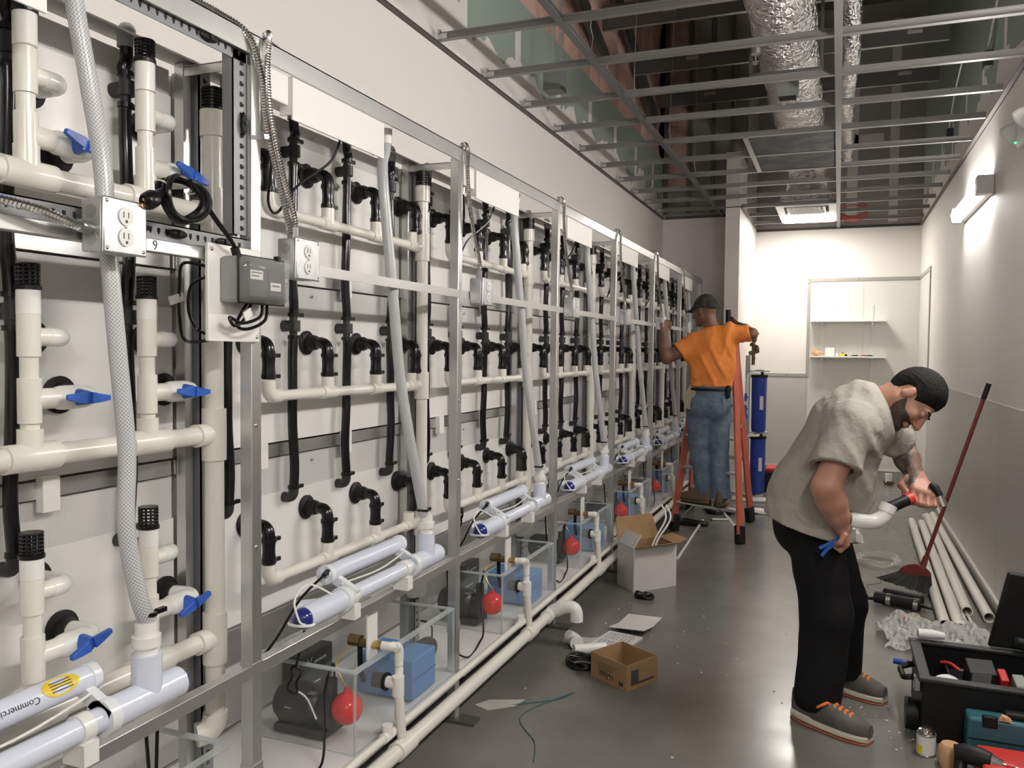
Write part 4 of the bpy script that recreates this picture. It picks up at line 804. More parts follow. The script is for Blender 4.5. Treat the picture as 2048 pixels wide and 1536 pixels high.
for k, s_ in ((1, 'third'), (2, 'fourth')):
    yb = POST[1]+PITCH*k+.09; q = thing('cord_bundle', 'black cord bundle hanging beside the sterilizer of the %s bay' % s_, 'cord', (-1.47, yb, .75)); part(q, 'cord', MB().tube([(-1.47+.012*math.sin(2.7*t), yb+.030*math.cos(t)+.035*math.sin(t)*.6, .79+.05*math.sin(t)) for t in np.linspace(0, 30, 150)], .004, n=6), 'black')
# coil of black cord with its plug
o = thing('power_cord_coil', 'coiled black power cord with plug resting on the nearest rail', 'power cord', (-1.37, 1.45, 1.78))
cc = [(-1.375+.010*math.sin(2.1*t)+.002*t, 1.452+(.058+.004*math.sin(1.3*t))*math.cos(t), 1.828+(.046+.004*math.cos(1.7*t))*math.sin(t)) for t in np.linspace(.4, 20.2, 110)]
part(o, 'cord', MB().tube(cc, .0062, n=8), 'black'); part(o, 'cord', MB().tube(spline([cc[-1], (-1.35, 1.55, 1.80), (-1.355, 1.60, 1.765), (-1.368, 1.638, 1.745)]), .0058, n=8), 'black')
pg = part(o, 'plug', MB().lathe([(0, 0), (.012, 0), (.013, .02), (.019, .03), (.019, .05), (.016, .056), (0, .056)], (-1.35, 1.385, 1.828), (.1, -.75, -.42), 16), 'black')
for dz in (-.006, .006): part(pg, 'prong', MB().cbox((-1.344, 1.337+dz*.5, 1.800+dz), (.004, .02, .006)), 'brass')
for a in (.6, 2.6): part(o, 'cord_tie', MB().tube([(-1.365+.016*math.cos(t), 1.452+(.058+.014*math.sin(t))*math.cos(a), 1.828+(.046+.014*math.sin(t))*math.sin(a)) for t in np.linspace(0, 6.28, 14, endpoint=False)], .0018, n=5, closed=True), 'label')
# extra conduit over the first post
o = thing('flexible_conduit', 'ribbed steel conduit coming over the top beam at the first post', 'conduit', (XF, 1.8, 2.3))
flexpath([(XF-.08, 1.1, 2.335), (XF-.06, 1.5, 2.335), (XF-.03, 1.66, 2.325), (XF+.006, 1.735, 2.29), (XF+.013, 1.775, 2.20), (XF+.014, 1.79, 2.10), (XF+.02, 1.80, 2.04), (XF+.028, 1.845, 1.90), (XF+.03, 1.875, 1.81)], .0085, None, o)
for z, y in ((2.05, 1.797),): part(o, 'strap', MB().obox((XF+.012, y, z), (.026, .05, .012), (.2, 0, 0)), 'steelb')
solo('white_bucket', 'white plastic bucket under the rail of the nearest bay', 'bucket', MB().lathe([(0, .004), (.085, .004), (.105, .20), (.112, .20), (.113, .225), (.107, .225), (.10, .205), (.08, .012), (0, .012)], (-1.60, 1.27, .2005), (0, 0, 1), 28), 'pvcw', (-1.60, 1.27, .2005))
o = thing('lamp_cord', 'black cords looping from the sterilizer rail of the nearest bay', 'cord', (-1.42, 1.4, .4))
for k, (a, b) in enumerate((((-1.45, 1.43, .63), 1.44), ((-1.455, 1.47, .63), 1.46))):
    part(o, 'cord', MB().tube(spline([a, (-1.45, b, .5), (-1.46, b+.01, .38), (-1.47, b-.03*k, .30), (-1.48, b-.1, .21)]), .0042, n=7), 'black')
o = thing('side_cable', 'black cable bundle by the upright behind the white plate', 'cable', (-1.6, 1.72, 1.5))
part(o, 'cable', MB().tube(spline([(-1.44, 1.62, 1.70), (-1.52, 1.63, 1.71), (-1.56, 1.66, 1.66), (-1.57, 1.67, 1.58), (-1.57, 1.69, 1.52), (-1.52, 1.72, 1.52)]), .004, n=7), 'black'); part(o, 'cable', MB().tube(spline([(-1.44, 1.64, 1.68), (-1.52, 1.66, 1.66), (-1.555, 1.685, 1.60), (-1.55, 1.71, 1.55), (-1.5, 1.72, 1.53)]), .004, n=7), 'black'); part(o, 'wire_tag', MB().obox((-1.565, 1.655, 1.625), (.004, .05, .022), (.3, 0, 0)), 'label')
# ------------------------------------------------------------------ back of the room: shelves, filters
def shelf(z, label):
    o = thing('wall_shelf', label, 'shelf', (.1, YB, z), 'white shelves on the back wall')
    part(o, 'board', MB().box((-.325, YB-.22, z-.018), (.525, YB-.008, z)), 'whiteenamel', bevel=.002)
    for x in (-.19, .375): part(o, 'bracket', MB().prism([(x-.006, YB-.012, z-.02), (x-.006, YB-.20, z-.02), (x-.006, YB-.20, z-.03), (x-.006, YB-.012, z-.06)], (.012, 0, 0)), 'whiteenamel')
shelf(1.912, 'upper white shelf on the back wall, empty'); shelf(1.478, 'lower white shelf on the back wall, with things on it')
for i, x in enumerate((-.19, .375)):
    o = thing('shelf_standard', 'slotted white shelf upright on the back wall, %s one' % ('left', 'right')[i], 'shelf upright', (x, YB-.01, 1.2), 'shelf uprights')
    part(o, 'channel', MB().box((x-.012, YB-.014, 1.20), (x+.012, YB-.0055, 2.11)), 'whiteenamel'); mb = MB(); z = 1.215
    while z < 2.09: mb.box((x-.004, YB-.0148, z), (x+.004, YB-.0138, z+.012)); z += .03
    part(o, 'slot_row', mb, 'base', kind='stuff')
zs = 1.4785
o = thing('solvent_tin', 'white square solvent tin on the lower shelf', 'tin', (-.10, YB-.1, zs)); part(o, 'body', MB().box((-.15, YB-.14, zs), (-.045, YB-.06, zs+.10)), 'label', bevel=.006); part(o, 'cap', MB().cyl((-.10, YB-.10, zs+.10), (-.10, YB-.10, zs+.118), .018), 'greypl')
def crumple(c, s, seed, n=18, m=10):
    rnd = random.Random(seed); ph = [rnd.random()*6 for _ in range(6)]; mb = MB().sph((0, 0, 0), 1, n, m)
    def f(p):
        k = 1+.22*math.sin(4*p.x+ph[0]+2*p.z)+.18*math.sin(6*p.y+ph[1])+.12*math.sin(9*p.z+ph[2]+5*p.x)
        return (c[0]+p.x*k*s[0], c[1]+p.y*k*s[1], max(c[2], c[2]+s[2]*(p.z*k+.6)))
    return xf(mb, f)
solo('plastic_bag', 'crumpled orange plastic bag at the left end of the lower shelf', 'bag', crumple((-.245, YB-.11, zs), (.075, .055, .045), 3), 'tan', (-.245, YB-.11, zs))
solo('small_jar', 'small white jar beside the tin on the lower shelf', 'jar', MB().cyl((-.015, YB-.11, zs), (-.015, YB-.11, zs+.035), .016), 'pvcw', (-.015, YB-.11, zs))
o = thing('tape_measure', 'yellow and black tape measure on the lower shelf', 'tape measure', (.05, YB-.11, zs)); part(o, 'case', MB().box((.015, YB-.13, zs), (.075, YB-.09, zs+.032)), 'yellow', bevel=.008); part(o, 'grip', MB().box((.07, YB-.128, zs), (.10, YB-.092, zs+.024)).cyl((.045, YB-.11, zs+.03), (.05, YB-.11, zs+.05), .006), 'blackm', bevel=.004)
solo('clear_cup', 'small clear plastic cup lying on the lower shelf', 'cup', MB().lathe([(0, 0), (.02, 0), (.026, .05), (.024, .05), (.018, .003), (0, .003)], (.115, YB-.1, zs+.024), (.9, -.3, 0)), 'clearpl', (.115, YB-.1, zs))
for i, (x, w) in enumerate(((.20, .06), (.29, .05), (.36, .06))):
    solo('hand_tool', '%s black hand tool lying on the lower shelf' % ('left', 'middle', 'right')[i], 'tool', MB().tube([(x-w, YB-.12, zs+.008), (x, YB-.11, zs+.009), (x+w*.4, YB-.10, zs+.008)], [.004, .008, .006], n=8), 'redpl' if i == 1 else 'blackm', (x, YB-.11, zs), 'tools on the lower shelf')
o = thing('paint_tub', 'white tub standing on a flat block by the back wall', 'tub', (.575, 10.5, 0)); part(o, 'block', crumple((.575, 10.5, .0), (.055, .05, .028), 9), 'darkbrass', label='dark flat block'); part(o, 'tub', MB().lathe([(0, .04), (.036, .04), (.038, .115), (.040, .115), (.040, .125), (0, .127)], (.575, 10.5, 0)), 'pvcw')
# water filter stand
FX, FY = -.83, 9.0
o = thing('filter_stand', 'aluminium stand carrying two blue water filter housings', 'water filter', (FX, FY, 0))
part(o, 'upright', MB().box((FX-.07, FY-.02, 0), (FX-.02, FY+.02, 1.48)), 'alu', bevel=.002); part(o, 'foot', MB().box((FX-.12, FY-.15, 0), (FX+.05, FY+.15, .03)), 'alu')
for zt, n in ((1.28, 'upper'), (.64, 'lower')):
    part(o, 'bracket', MB().box((FX-.05, FY-.05, zt+.03), (FX+.17, FY+.05, zt+.045)), 'galv')
    h = part(o, 'filter_head', MB().cyl((FX+.07, FY, zt-.03), (FX+.07, FY, zt), .085, n=22).cyl((FX+.07, FY, zt), (FX+.07, FY, zt+.05), .045, n=18), 'blackm')
    b = part(o, 'filter_housing', MB().lathe([(0, -.61), (.04, -.61), (.068, -.595), (.074, -.56), (.079, -.03), (0, -.03)], (FX+.07, FY, zt), (0, 0, 1), 24), 'housing', label='%s blue filter housing' % n)
    part(o, 'inlet_pipe', MB().tube([(FX+.08, FY-.085, zt+.015), (FX+.06, FY-.13, zt+.015)]+bend((FX-.04, FY-.14, zt+.015), (1, 0, 0), (0, 0, -1), .05)+[(FX-.04, FY-.14, zt-.4)], .015, n=10), 'pvcw')
    part(b, 'sticker', MB().box((FX+.085, FY-.0785, zt-.36), (FX+.12, FY-.066, zt-.22)), 'label', label='white sticker')
for z in (1.05, .93, .85): part(o, 'ball_valve', MB().box((FX-.06, FY-.175, z-.04), (FX-.035, FY-.15, z+.04)).cyl((FX-.045, FY-.14, z), (FX-.045, FY-.17, z), .02, n=10), 'blueh')
vb = part(o, 'brass_valves', MB().cyl((FX+.005, FY, 1.38), (FX+.005, FY, 1.66), .018, n=10).cyl((FX-.03, FY, 1.60), (FX+.05, FY, 1.57), .02, n=10).cyl((FX-.03, FY-.03, 1.50), (FX+.05, FY+.02, 1.53), .024, n=8).sph((FX+.01, FY, 1.64), .026, 10, 8).cyl((FX+.03, FY, 1.64), (FX+.03, FY, 1.72), .008, n=8).box((FX-.0, FY-.01, 1.70), (FX+.06, FY+.01, 1.715)).sph((FX+.035, FY, 1.55), .03, 10, 8).cyl((FX+.01, FY-.04, 1.45), (FX+.01, FY+.02, 1.45), .018, n=8), 'darkbrass')
solo('red_black_case', 'black case with red top on the floor behind the filter stand', 'case', MB().box((FX+.10, FY+.35, 0), (FX+.45, FY+.7, .22)).box((FX+.12, FY+.37, .22), (FX+.43, FY+.68, .26)), 'blackm', (FX+.27, FY+.5, 0), bevel=.01)
bpy.data.objects['red_black_case'].data.materials.append(M['redpl'])
for p in bpy.data.objects['red_black_case'].data.polygons:
    if p.center.z > .225: p.material_index = 1
solo('floor_tray', 'flat white tray on the floor below the filter housings', 'tray', MB().box((FX-.15, FY-.35, 0), (FX+.3, FY-.18, .03)), 'pvcw', (FX, FY-.25, 0), bevel=.008)
solo('paper_scrap', 'crumpled white paper scrap on the floor by the ladder foot', 'paper', crumple((-.60, 8.1, 0), (.12, .09, .025), 5), 'label', (-.60, 8.1, 0))
# ------------------------------------------------------------------ step ladder
LB = thing('step_ladder', 'orange fibreglass step ladder under the man at the rack', 'ladder', (-.95, 7.1, 0))
FL, FR = V((-1.262, 6.99, 0)), V((-.685, 6.70, 0)); RL, RR = V((-1.30, 8.05, 0)), V((-.695, 7.62, 0)); TL, TR = V((-1.12, 7.42, 1.60)), V((-.815, 7.22, 1.60))
for a, b, n in ((FL, TL, 'front_rail'), (FR, TR, 'front_rail'), (RL, TL, 'rear_rail'), (RR, TR, 'rear_rail')):
    off = V((0, -.03, 0)) if n == 'front_rail' else V((0, .04, 0)); bb = b+off; aa = a+V((0, 0, .07)); d = (FR-FL).normalized()
    r = part(LB, n, MB().bar(aa, bb, .022, .075, up=d.cross((bb-aa).normalized()).normalized()*1.0), 'fibreglass', bevel=.003)
    c = a+(bb-a)*.04; part(r, 'rubber_foot', MB().bar(a, a+(bb-a)*.085, .05, .09, up=d.cross((bb-aa).normalized())), 'blackm', bevel=.006)
for t, n in ((.1525, 0), (.33, 1), (.50, 2), (.67, 3), (.83, 4)):
    p, q = FL.lerp(TL+V((0, -.03, 0)), t), FR.lerp(TR+V((0, -.03, 0)), t); s = part(LB, 'step', MB().bar(p, q, .085, .022), 'alu', bevel=.003)
    if n == 0:
        for e, f in ((p, q), (q, p)): part(LB, 'knee_brace', MB().bar(e+(f-e)*.30, e-V((0, 0, .17))+(e-f)*.02, .03, .004), 'steelb')
for t in (.15, .36, .57): part(LB, 'rear_rung', MB().bar(RL.lerp(TL+V((0, .04, 0)), t), RR.lerp(TR+V((0, .04, 0)), t), .03, .035), 'alu', bevel=.003)
part(LB, 'top_cap', MB().obox(((TL+TR)/2+V((0, 0, .02))), (.44, .16, .06), (0, 0, math.atan2((TR-TL).y, (TR-TL).x))), 'redpl', bevel=.01)
for a, b in ((FR, RR), (FL, RL)): part(LB, 'spreader', MB().bar(a.lerp(TR if a is FR else TL, .55), b.lerp(TR if a is FR else TL, .55), .006, .025), 'steelb')
part(LB, 'tool_tube', MB().cyl((-.872, 7.23, 1.65), (-.876, 7.23, 1.868), .022), 'blackm', label='black tool standing on the top cap')
# ------------------------------------------------------------------ floor, middle: boxes and scraps
def boxwalls(o, P, h, t, m, mi=None):   # P: four floor corners in order
    for i in range(4):
        a, b = V((*P[i], 0)), V((*P[(i+1) % 4], 0)); part(o, 'side', MB().bar(a+V((0, 0, h/2)), b+V((0, 0, h/2)), t, h), m)
    part(o, 'bottom', MB().prism([(p[0], p[1], .004) for p in P], (0, 0, .004)), mi or m)
o = thing('white_carton', 'open white cardboard carton with brown flaps on the floor', 'carton', (-1.12, 5.28, 0))
A, Bc, Cc = V((-1.300, 5.222)), V((-1.155, 5.06)), V((-.942, 5.324)); Dc = A+Cc-Bc
hW = .275; P = [A, Bc, Cc, Dc]; boxwalls(o, P, hW, .006, 'cardw')
inner = .004
cen = (A+Cc)/2
for i, (ang, ln) in enumerate(((2.25, .10), (.35, .10), (.15, .11), (1.15, .16))):
    a, b = V((*P[i], hW)), V((*P[(i+1) % 4], hW)); mid = (a+b)/2; out = (mid-V((*cen, hW))).normalized(); out.z = 0
    tip = out*math.cos(ang)+V((0, 0, 1))*math.sin(ang); ins = (b-a)*.06
    up = (b-a).normalized().cross(tip)
    part(o, 'flap', MB().prism([a, b, b-ins+tip*ln, a+ins+tip*ln], up*.004), 'cardw' if i == 0 else 'card', label='brown inner side of a flap')
for i in range(4):
    a, b = V((*P[i], 0)), V((*P[(i+1) % 4], 0)); n_ = (V((*cen, 0))-(a+b)/2).normalized()*.006
    part(o, 'lining', MB().bar(a+n_+V((0, 0, hW/2+.003)), b+n_+V((0, 0, hW/2+.003)), .003, hW-.004), 'card')
o = thing('white_tubing', 'white tubing sticking out of the white carton', 'tubing', (-1.08, 5.3, .15)); 
for k in range(2): part(o, 'tube', MB().tube(spline([(-1.15+.04*k, 5.25, .02), (-1.09+.02*k, 5.30, .26), (-1.02+.03*k, 5.36, .42), (-1.06+.03*k, 5.42, .50)]), .006, n=7), 'pvcw')
o = thing('brown_carton', 'shallow open brown cardboard box on the floor', 'carton', (-.89, 3.72, 0))
A, Bc, Cc = V((-1.032, 3.672)), V((-.838, 3.558)), V((-.738, 3.742)); Dc = A+Cc-Bc; P2 = [A, Bc, Cc, Dc]
boxwalls(o, P2, .115, .005, 'card')
def onside(a, b, u0, u1, z0, z1, m, nm, off=.0036):
    a, b = V((*a, 0)), V((*b, 0)); d = b-a; n_ = d.cross(V((0, 0, 1))).normalized()*off
    part(o, nm, MB().prism([a+d*u0+n_+V((0, 0, z0)), a+d*u1+n_+V((0, 0, z0)), a+d*u1+n_+V((0, 0, z1)), a+d*u0+n_+V((0, 0, z1))], n_*.1), m)
onside(Bc, Cc, .12, .36, .028, .085, 'ink', 'printed_square'); onside(Bc, Cc, .12, .85, .018, .028, 'ink', 'printed_bar'); onside(A, Bc, .80, .92, .015, .032, 'ink', 'printed_square')
for k in range(4): onside(A, Bc, .22, .75-.06*k, .08-.012*k, .083-.012*k, 'darkbrass', 'printed_line')
for k in range(6): onside(A, Bc, .26+.07*k, .30+.07*k, .025, .045, 'darkbrass', 'printed_letter')
for k in range(5):
    x, y = -.88+.05*math.sin(k*2.3), 3.66+.04*math.cos(k*1.7)
    solo('hose_clamp_loose', 'loose steel hose clamp in the brown box', 'hose clamp', MB().tube([(x+.018*math.cos(t), y+.018*math.sin(t)*.7, .025+.012*math.sin(t+k)) for t in np.linspace(0, 6.28, 16, endpoint=False)], .003, n=5, closed=True), 'chrome', (x, y, .01), 'loose clamps in the brown box')
o = thing('floor_grate', 'white slotted plastic grate lying on the floor behind the brown box', 'grate', (-1.09, 4.2, 0))
Rg = Euler((0, 0, -.18)).to_matrix(); og = V((-1.15, 4.02, 0))
def gp(x, y, z): return og+Rg@V((x, y, z))
fr_ = MB()
for (x0, x1, y0, y1) in ((0, .02, 0, .26), (.17, .19, 0, .26), (.02, .17, 0, .02), (.02, .17, .12, .14), (.02, .17, .24, .26)): fr_.prism([gp(x0, y0, .002), gp(x1, y0, .002), gp(x1, y1, .002), gp(x0, y1, .002)], (0, 0, .012))
part(o, 'frame', fr_, 'cardw')
for k in range(7):
    for y0, y1 in ((.02, .12), (.14, .24)): part(o, 'slat', MB().prism([gp(.032+.021*k, y0, .002), gp(.040+.021*k, y0, .002), gp(.040+.021*k, y1, .002), gp(.032+.021*k, y1, .002)], (0, 0, .012)), 'cardw')
solo('bent_sheet', 'bent pale sheet lying half over the white grate', 'sheet', MB().sheet(lambda u, v: gp(-.01+.2*u, .27+.26*v, .015+.03*abs(v-.5)+.015*u), 3, 6, .003), 'cardw', (-1.1, 4.4, 0), angle=20)
solo('loose_pvc_elbow', 'loose white pipe elbow on the floor by the grate', 'pipe fitting', MB().tube([(-1.25, 4.03, .034)]+bend((-1.205, 4.01, .034), (-1, .4, .1), (.3, -1, 0), .05), .034, n=18), 'pvcw', (-1.22, 4.0, 0))
solo('pvc_offcut', 'short white pipe offcut beside the brown box', 'pipe', MB().pipe((-1.185, 3.895, .026), (-1.05, 3.99, .026), .025, .004), 'pvcw', (-1.12, 3.93, 0))
def cablecoil(c, rx, ry, turns, r, seed, h=.006):
    rnd = random.Random(seed); a, b = rnd.random()*6, rnd.random()*6
    return MB().tube([(c[0]+rx*(1+.13*math.sin(1.37*t+a))*math.cos(t), c[1]+ry*(1+.13*math.cos(1.71*t+b))*math.sin(t), r+h*(.5+.5*math.sin(2.3*t+b))*(1+t*.12)) for t in np.linspace(0, turns*6.28, int(turns*22))], r, n=7)
solo('black_cable_coil', 'coil of black cable on the floor left of the brown box', 'cable', cablecoil((-1.10, 3.78), .075, .07, 6, .006, 2), 'black', (-1.1, 3.78, 0))
solo('small_cable_coil', 'small coil of black cable before the white carton', 'cable', cablecoil((-1.068, 4.97), .05, .035, 5, .007, 4), 'black', (-1.07, 4.97, 0))
solo('white_rod', 'thin white plastic rod on the floor before the ladder', 'rod', MB().cyl((-1.05, 6.0, .012), (-1.09, 7.46, .012), .011, n=10), 'pvcw', (-1.07, 6.7, 0))
solo('short_white_rod', 'short white rod on the floor under the ladder step', 'rod', MB().cyl((-1.02, 7.55, .010), (-.86, 7.60, .010), .010, n=10), 'pvcw', (-.94, 7.57, 0))
solo('black_strap', 'black flat strap lying on the floor under the ladder', 'strap', cablecoil((-1.17, 7.3), .13, .07, 3, .012, 8), 'blackm', (-1.17, 7.3, 0))
solo('black_glove', 'crumpled black rag on the floor under the ladder step', 'rag', crumple((-1.0, 7.9, 0), (.14, .08, .03), 12), 'blackm', (-1.0, 7.9, 0))
solo('green_thread', 'long dark green thread lying on the floor by the rack', 'thread', MB().tube(spline([(-1.25, 3.23, .003), (-1.1, 3.35, .003), (-1.05, 3.45, .003), (-1.18, 3.15, .003), (-1.05, 2.95, .003), (-1.0, 2.8, .003)]), .0018, n=5), 'teal', (-1.1, 3.2, 0))
solo('mortar_patch', 'pale mortar smear on the floor at the second rack post', 'mortar patch', MB().prism([(-1.40, 3.17, .0005), (-1.33, 3.14, .0005), (-1.24, 3.22, .0005), (-1.22, 3.30, .0005), (-1.29, 3.27, .0005), (-1.36, 3.24, .0005)], (0, 0, .0025)), 'mortar', (-1.3, 3.2, 0))
solo('dust_patch', 'pale dust smear on the floor below the white outlet elbow', 'dust', MB().prism([(-1.30, 4.05, .0005), (-1.20, 4.0, .0005), (-1.12, 4.1, .0005), (-1.08, 4.25, .0005), (-1.17, 4.16, .0005), (-1.25, 4.15, .0005)], (0, 0, .0015)), 'mortar', (-1.2, 4.1, 0))
rnd = random.Random(5); mb = MB()
for k in range(130):
    a = rnd.random(); cx, cy = ((.25, 3.6), (.05, 3.75), (-.3, 4.4), (.3, 6.8), (-.9, 4.3))[k % 5]; s = (.10, .12, .5, .5, .35)[k % 5]
    x, y = cx+rnd.gauss(0, s), cy+rnd.gauss(0, s); q = rnd.uniform(.0015, .005); mb.obox((x, y, q*.4), (q*rnd.uniform(1, 2.5), q, q*.6), (0, 0, rnd.random()*3))
solo('floor_crumbs', 'pale plastic shavings scattered over the floor', 'shavings', mb, 'label', (0, 4, 0), kind='stuff')
# ------------------------------------------------------------------ right side: pipes, broom, tools
for i, (a, b, r, s) in enumerate(((( .640, 8.1), (.576, 5.035), .030, 'leftmost thick'), ((.715, 8.05), (.646, 5.0), .030, 'second thick'), ((.790, 8.4), (.724, 5.35), .030, 'third thick'), ((.845, 8.5), (.823, 5.27), .030, 'rightmost thick, by the baseboard'), ((.772, 8.5), (.768, 6.43), .0165, 'thin, between the thick ones'), ((.700, 6.9), (.700, 4.98), .009, 'thin, lower left'), ((.722, 6.9), (.728, 4.99), .009, 'thin, lower right'))):
    solo('pvc_pipe', 'white plastic pipe on the floor along the right wall, %s' % s, 'pipe', MB().pipe((*a, r+.001), (*b, r+.001), r, r*.16), 'pvc', (*b, 0), 'pipes along the right wall')
for x in ():
    pass
BR = thing('broom', 'angled black broom with dark red handle leaning on the right wall', 'broom', (.52, 5.8, 0))
h0, h1 = V((.535, 5.82, .175)), V((.862, 5.80, 1.325))
part(BR, 'handle', MB().cyl(h0, h1, .0125, n=12), 'broomred'); part(BR, 'grip', MB().cyl(h0.lerp(h1, .92), h1+(h1-h0).normalized()*.005, .0155, n=12), 'blackm')
part(BR, 'socket', MB().cyl(h0-(h1-h0).normalized()*.05, h0+(h1-h0).normalized()*.05, .022, .017, n=14), 'broomred')
hd = []
for t in np.linspace(0, 1, 15): hd.append((.395+.185*t, 5.84-.03*t, .118+.055*math.sin(t*math.pi)**.7-.035*t*0))
lowr = [(.575, 5.81, .10), (.395, 5.84, .095)]
part(BR, 'head_cap', MB().prism([V(p)+V((0, -.018, 0)) for p in hd+lowr], (0, .036, 0)), 'broomred', bevel=.004)
br = MB(); rnd = random.Random(3)
for k in range(340):
    t = rnd.random(); j = rnd.uniform(-.5, .5); top = V((.395+.183*t, 5.84-.03*t+j*.03, .105)); bot = V((.275+.31*t+rnd.gauss(0, .006), 5.84-.12*t+j*.08, .052*(1-t)*.9+.003+rnd.random()*.008)); br.cyl(top, bot, .0035, .0028, n=4, caps=False)
part(BR, 'bristles', br, 'bristle', kind='stuff'); part(BR, 'bristle_core', MB().add([(.40, 5.826, .104), (.575, 5.80, .104), (.575, 5.825, .104), (.40, 5.855, .104), (.285, 5.81, .055), (.58, 5.70, .008), (.58, 5.75, .008), (.285, 5.87, .055)], [(0, 3, 2, 1), (4, 5, 6, 7), (0, 1, 5, 4), (1, 2, 6, 5), (2, 3, 7, 6), (3, 0, 4, 7)]), 'bristle')
solo('clear_tubing_coil', 'coil of clear tubing on the floor behind the bent man', 'tubing coil', cablecoil((.30, 6.5), .13, .16, 5, .009, 6, .01), 'clearpl', (.3, 6.5, 0))
solo('thin_wire', 'thin grey wire curling on the floor by the broom', 'wire', MB().tube(spline([(.22, 6.3, .003), (.32, 6.25, .003), (.30, 5.95, .003), (.2, 5.8, .003), (.33, 5.65, .004)]), .002, n=5), 'greypl', (.27, 6, 0))
o = thing('caulking_gun', 'black tool bundle with chrome rings lying before the broom', 'tool', (.35, 5.4, 0))
part(o, 'barrel', MB().tube([(.24, 5.42, .04), (.48, 5.34, .04)], .034, n=14), 'blackm'); part(o, 'barrel', MB().tube([(.30, 5.56, .035), (.50, 5.46, .035)], .032, n=14), 'blackm'); part(o, 'nozzle', MB().cyl((.48, 5.34, .04), (.56, 5.31, .03), .012, .004, n=10), 'blackm')
for t in (.32, .92): p = V((.24, 5.42, .04)).lerp(V((.48, 5.34, .04)), t); part(o, 'ring', MB().cyl(p-V((.012, -.004, 0)), p+V((.012, -.004, 0)), .0355, n=16), 'chrome')
part(o, 'handle', MB().tube(spline([(.24, 5.42, .03), (.20, 5.45, .02), (.17, 5.5, .015), (.2, 5.53, .012)]), .010, n=8), 'blackm')
for i, (a, b, c, m1) in enumerate((((.36, 5.14, .012), (.46, 5.12, .012), (.31, 5.17, .008), 'orange'), ((.42, 5.20, .012), (.52, 5.10, .012), (.37, 5.24, .008), 'yellow'))):
    o = thing('screwdriver', '%s-handled screwdriver on the floor before the bubble wrap' % ('orange', 'yellow')[i], 'screwdriver', V(a)); part(o, 'handle', MB().tube([a, V(a).lerp(V(b), .2), V(a).lerp(V(b), .8), b], [.007, .012, .012, .008], n=10), m1); part(o, 'shank', MB().cyl(c, a, .003, n=6), 'steelb')
solo('red_scrap', 'small red scrap on the floor beside the bent man', 'scrap', crumple((.085, 4.93, 0), (.022, .012, .008), 8), 'redpl', (.085, 4.93, 0))
def wrapf(u, v):
    x, y = .25+.52*u+.03*math.sin(v*9), 4.56+.52*v-.12*u*(1-v)+.05*math.sin(u*11)
    z = .012+.05*abs(math.sin(u*7+v*3))*abs(math.sin(v*5+1.3*u))+.016*math.sin(u*31+v*17)+.012*math.sin(v*43-u*9); return (x, y, max(.004, z))
solo('bubble_wrap', 'crumpled clear plastic wrap on the floor behind the tool chest', 'plastic wrap', MB().sheet(wrapf, 44, 30, .001), 'plasticwrap', (.5, 4.8, 0), angle=80)
# tool chest
o = thing('tool_chest', 'big black open tool chest at the right edge', 'tool chest', (.6, 3.8, 0))
x0, x1, y0, y1, hz, t = .335, .865, 3.545, 4.02, .235, .012
tc = MB()
for (xa, xb, ya, yb) in ((x0, x1, y0, y0+t), (x0, x1, y1-t, y1), (x0, x0+t, y0+t, y1-t), (x1-t, x1, y0+t, y1-t)): tc.box((xa, ya, .0), (xb, yb, hz))
part(o, 'tub', tc.box((x0+t, y0+t, .0), (x1-t, y1-t, .012)), 'blackm', bevel=.004)
rm = MB(); w = .03
for (xa, xb, ya, yb) in ((x0-w*.5, x1, y0-w*.5, y0+w), (x0-w*.5, x1, y1-w, y1+w*.5), (x0-w*.5, x0+w, y0+w, y1-w)): rm.box((xa, ya, hz), (xb, yb, hz+.016))
part(o, 'rim', rm, 'greyfit', bevel=.005)
part(o, 'handle', MB().tube(spline([(x0-.005, 3.72, .19), (x0-.05, 3.72, .18), (x0-.055, 3.78, .17), (x0-.055, 3.86, .17), (x0-.005, 3.87, .19)]), .012, n=8), 'blackm'); part(o, 'wheel', MB().cyl((x0-.05, 3.66, .06), (x0-.005, 3.66, .06), .06, n=20), 'blackm'); part(o, 'latch', MB().box((x0-.025, 3.60, .17), (x0, 3.65, .225)), 'steelb', bevel=.004)
part(o, 'lid', MB().prism([(.632, 4.05, .245), (.868, 4.05, .245), (.868, 4.05, .56), (.700, 4.05, .575)], (0, .035, 0)), 'blackm', bevel=.008)
part(o, 'tray', MB().box((.45, 3.70, .13), (.64, 3.98, .15)).box((.45, 3.70, .15), (.46, 3.98, .19)).box((.63, 3.70, .15), (.64, 3.98, .19)), 'blackm', bevel=.003)
def inside(nm, lb, c, s, rot, m, extra=None, cat='tool'):
    q = thing(nm, lb, cat, (c[0], c[1], c[2]-s[2]/2)); part(q, 'body', MB().obox(c, s, rot), m, bevel=.004)
    if extra: part(q, 'face', MB().obox((c[0]-.001, c[1]-s[1]/2-.002, c[2]), (s[0]*.7, .003, s[2]*.7), rot), extra)
inside('charger', 'grey battery charger in the tool chest', (.565, 3.80, .185), (.10, .09, .13), (.35, 0, .1), 'greyfit', 'greypl')
inside('red_battery', 'small red box in the tool chest', (.640, 3.77, .185), (.03, .07, .10), (.35, 0, .1), 'redpl')
inside('bit_case', 'grey bit case in the tool chest, right of the red box', (.690, 3.73, .18), (.04, .07, .11), (.35, 0, .1), 'greypl', 'label')
inside('drill_case', 'pale label box in the tool chest, farthest right', (.745, 3.70, .175), (.045, .07, .11), (.35, 0, .1), 'greypl', 'label')
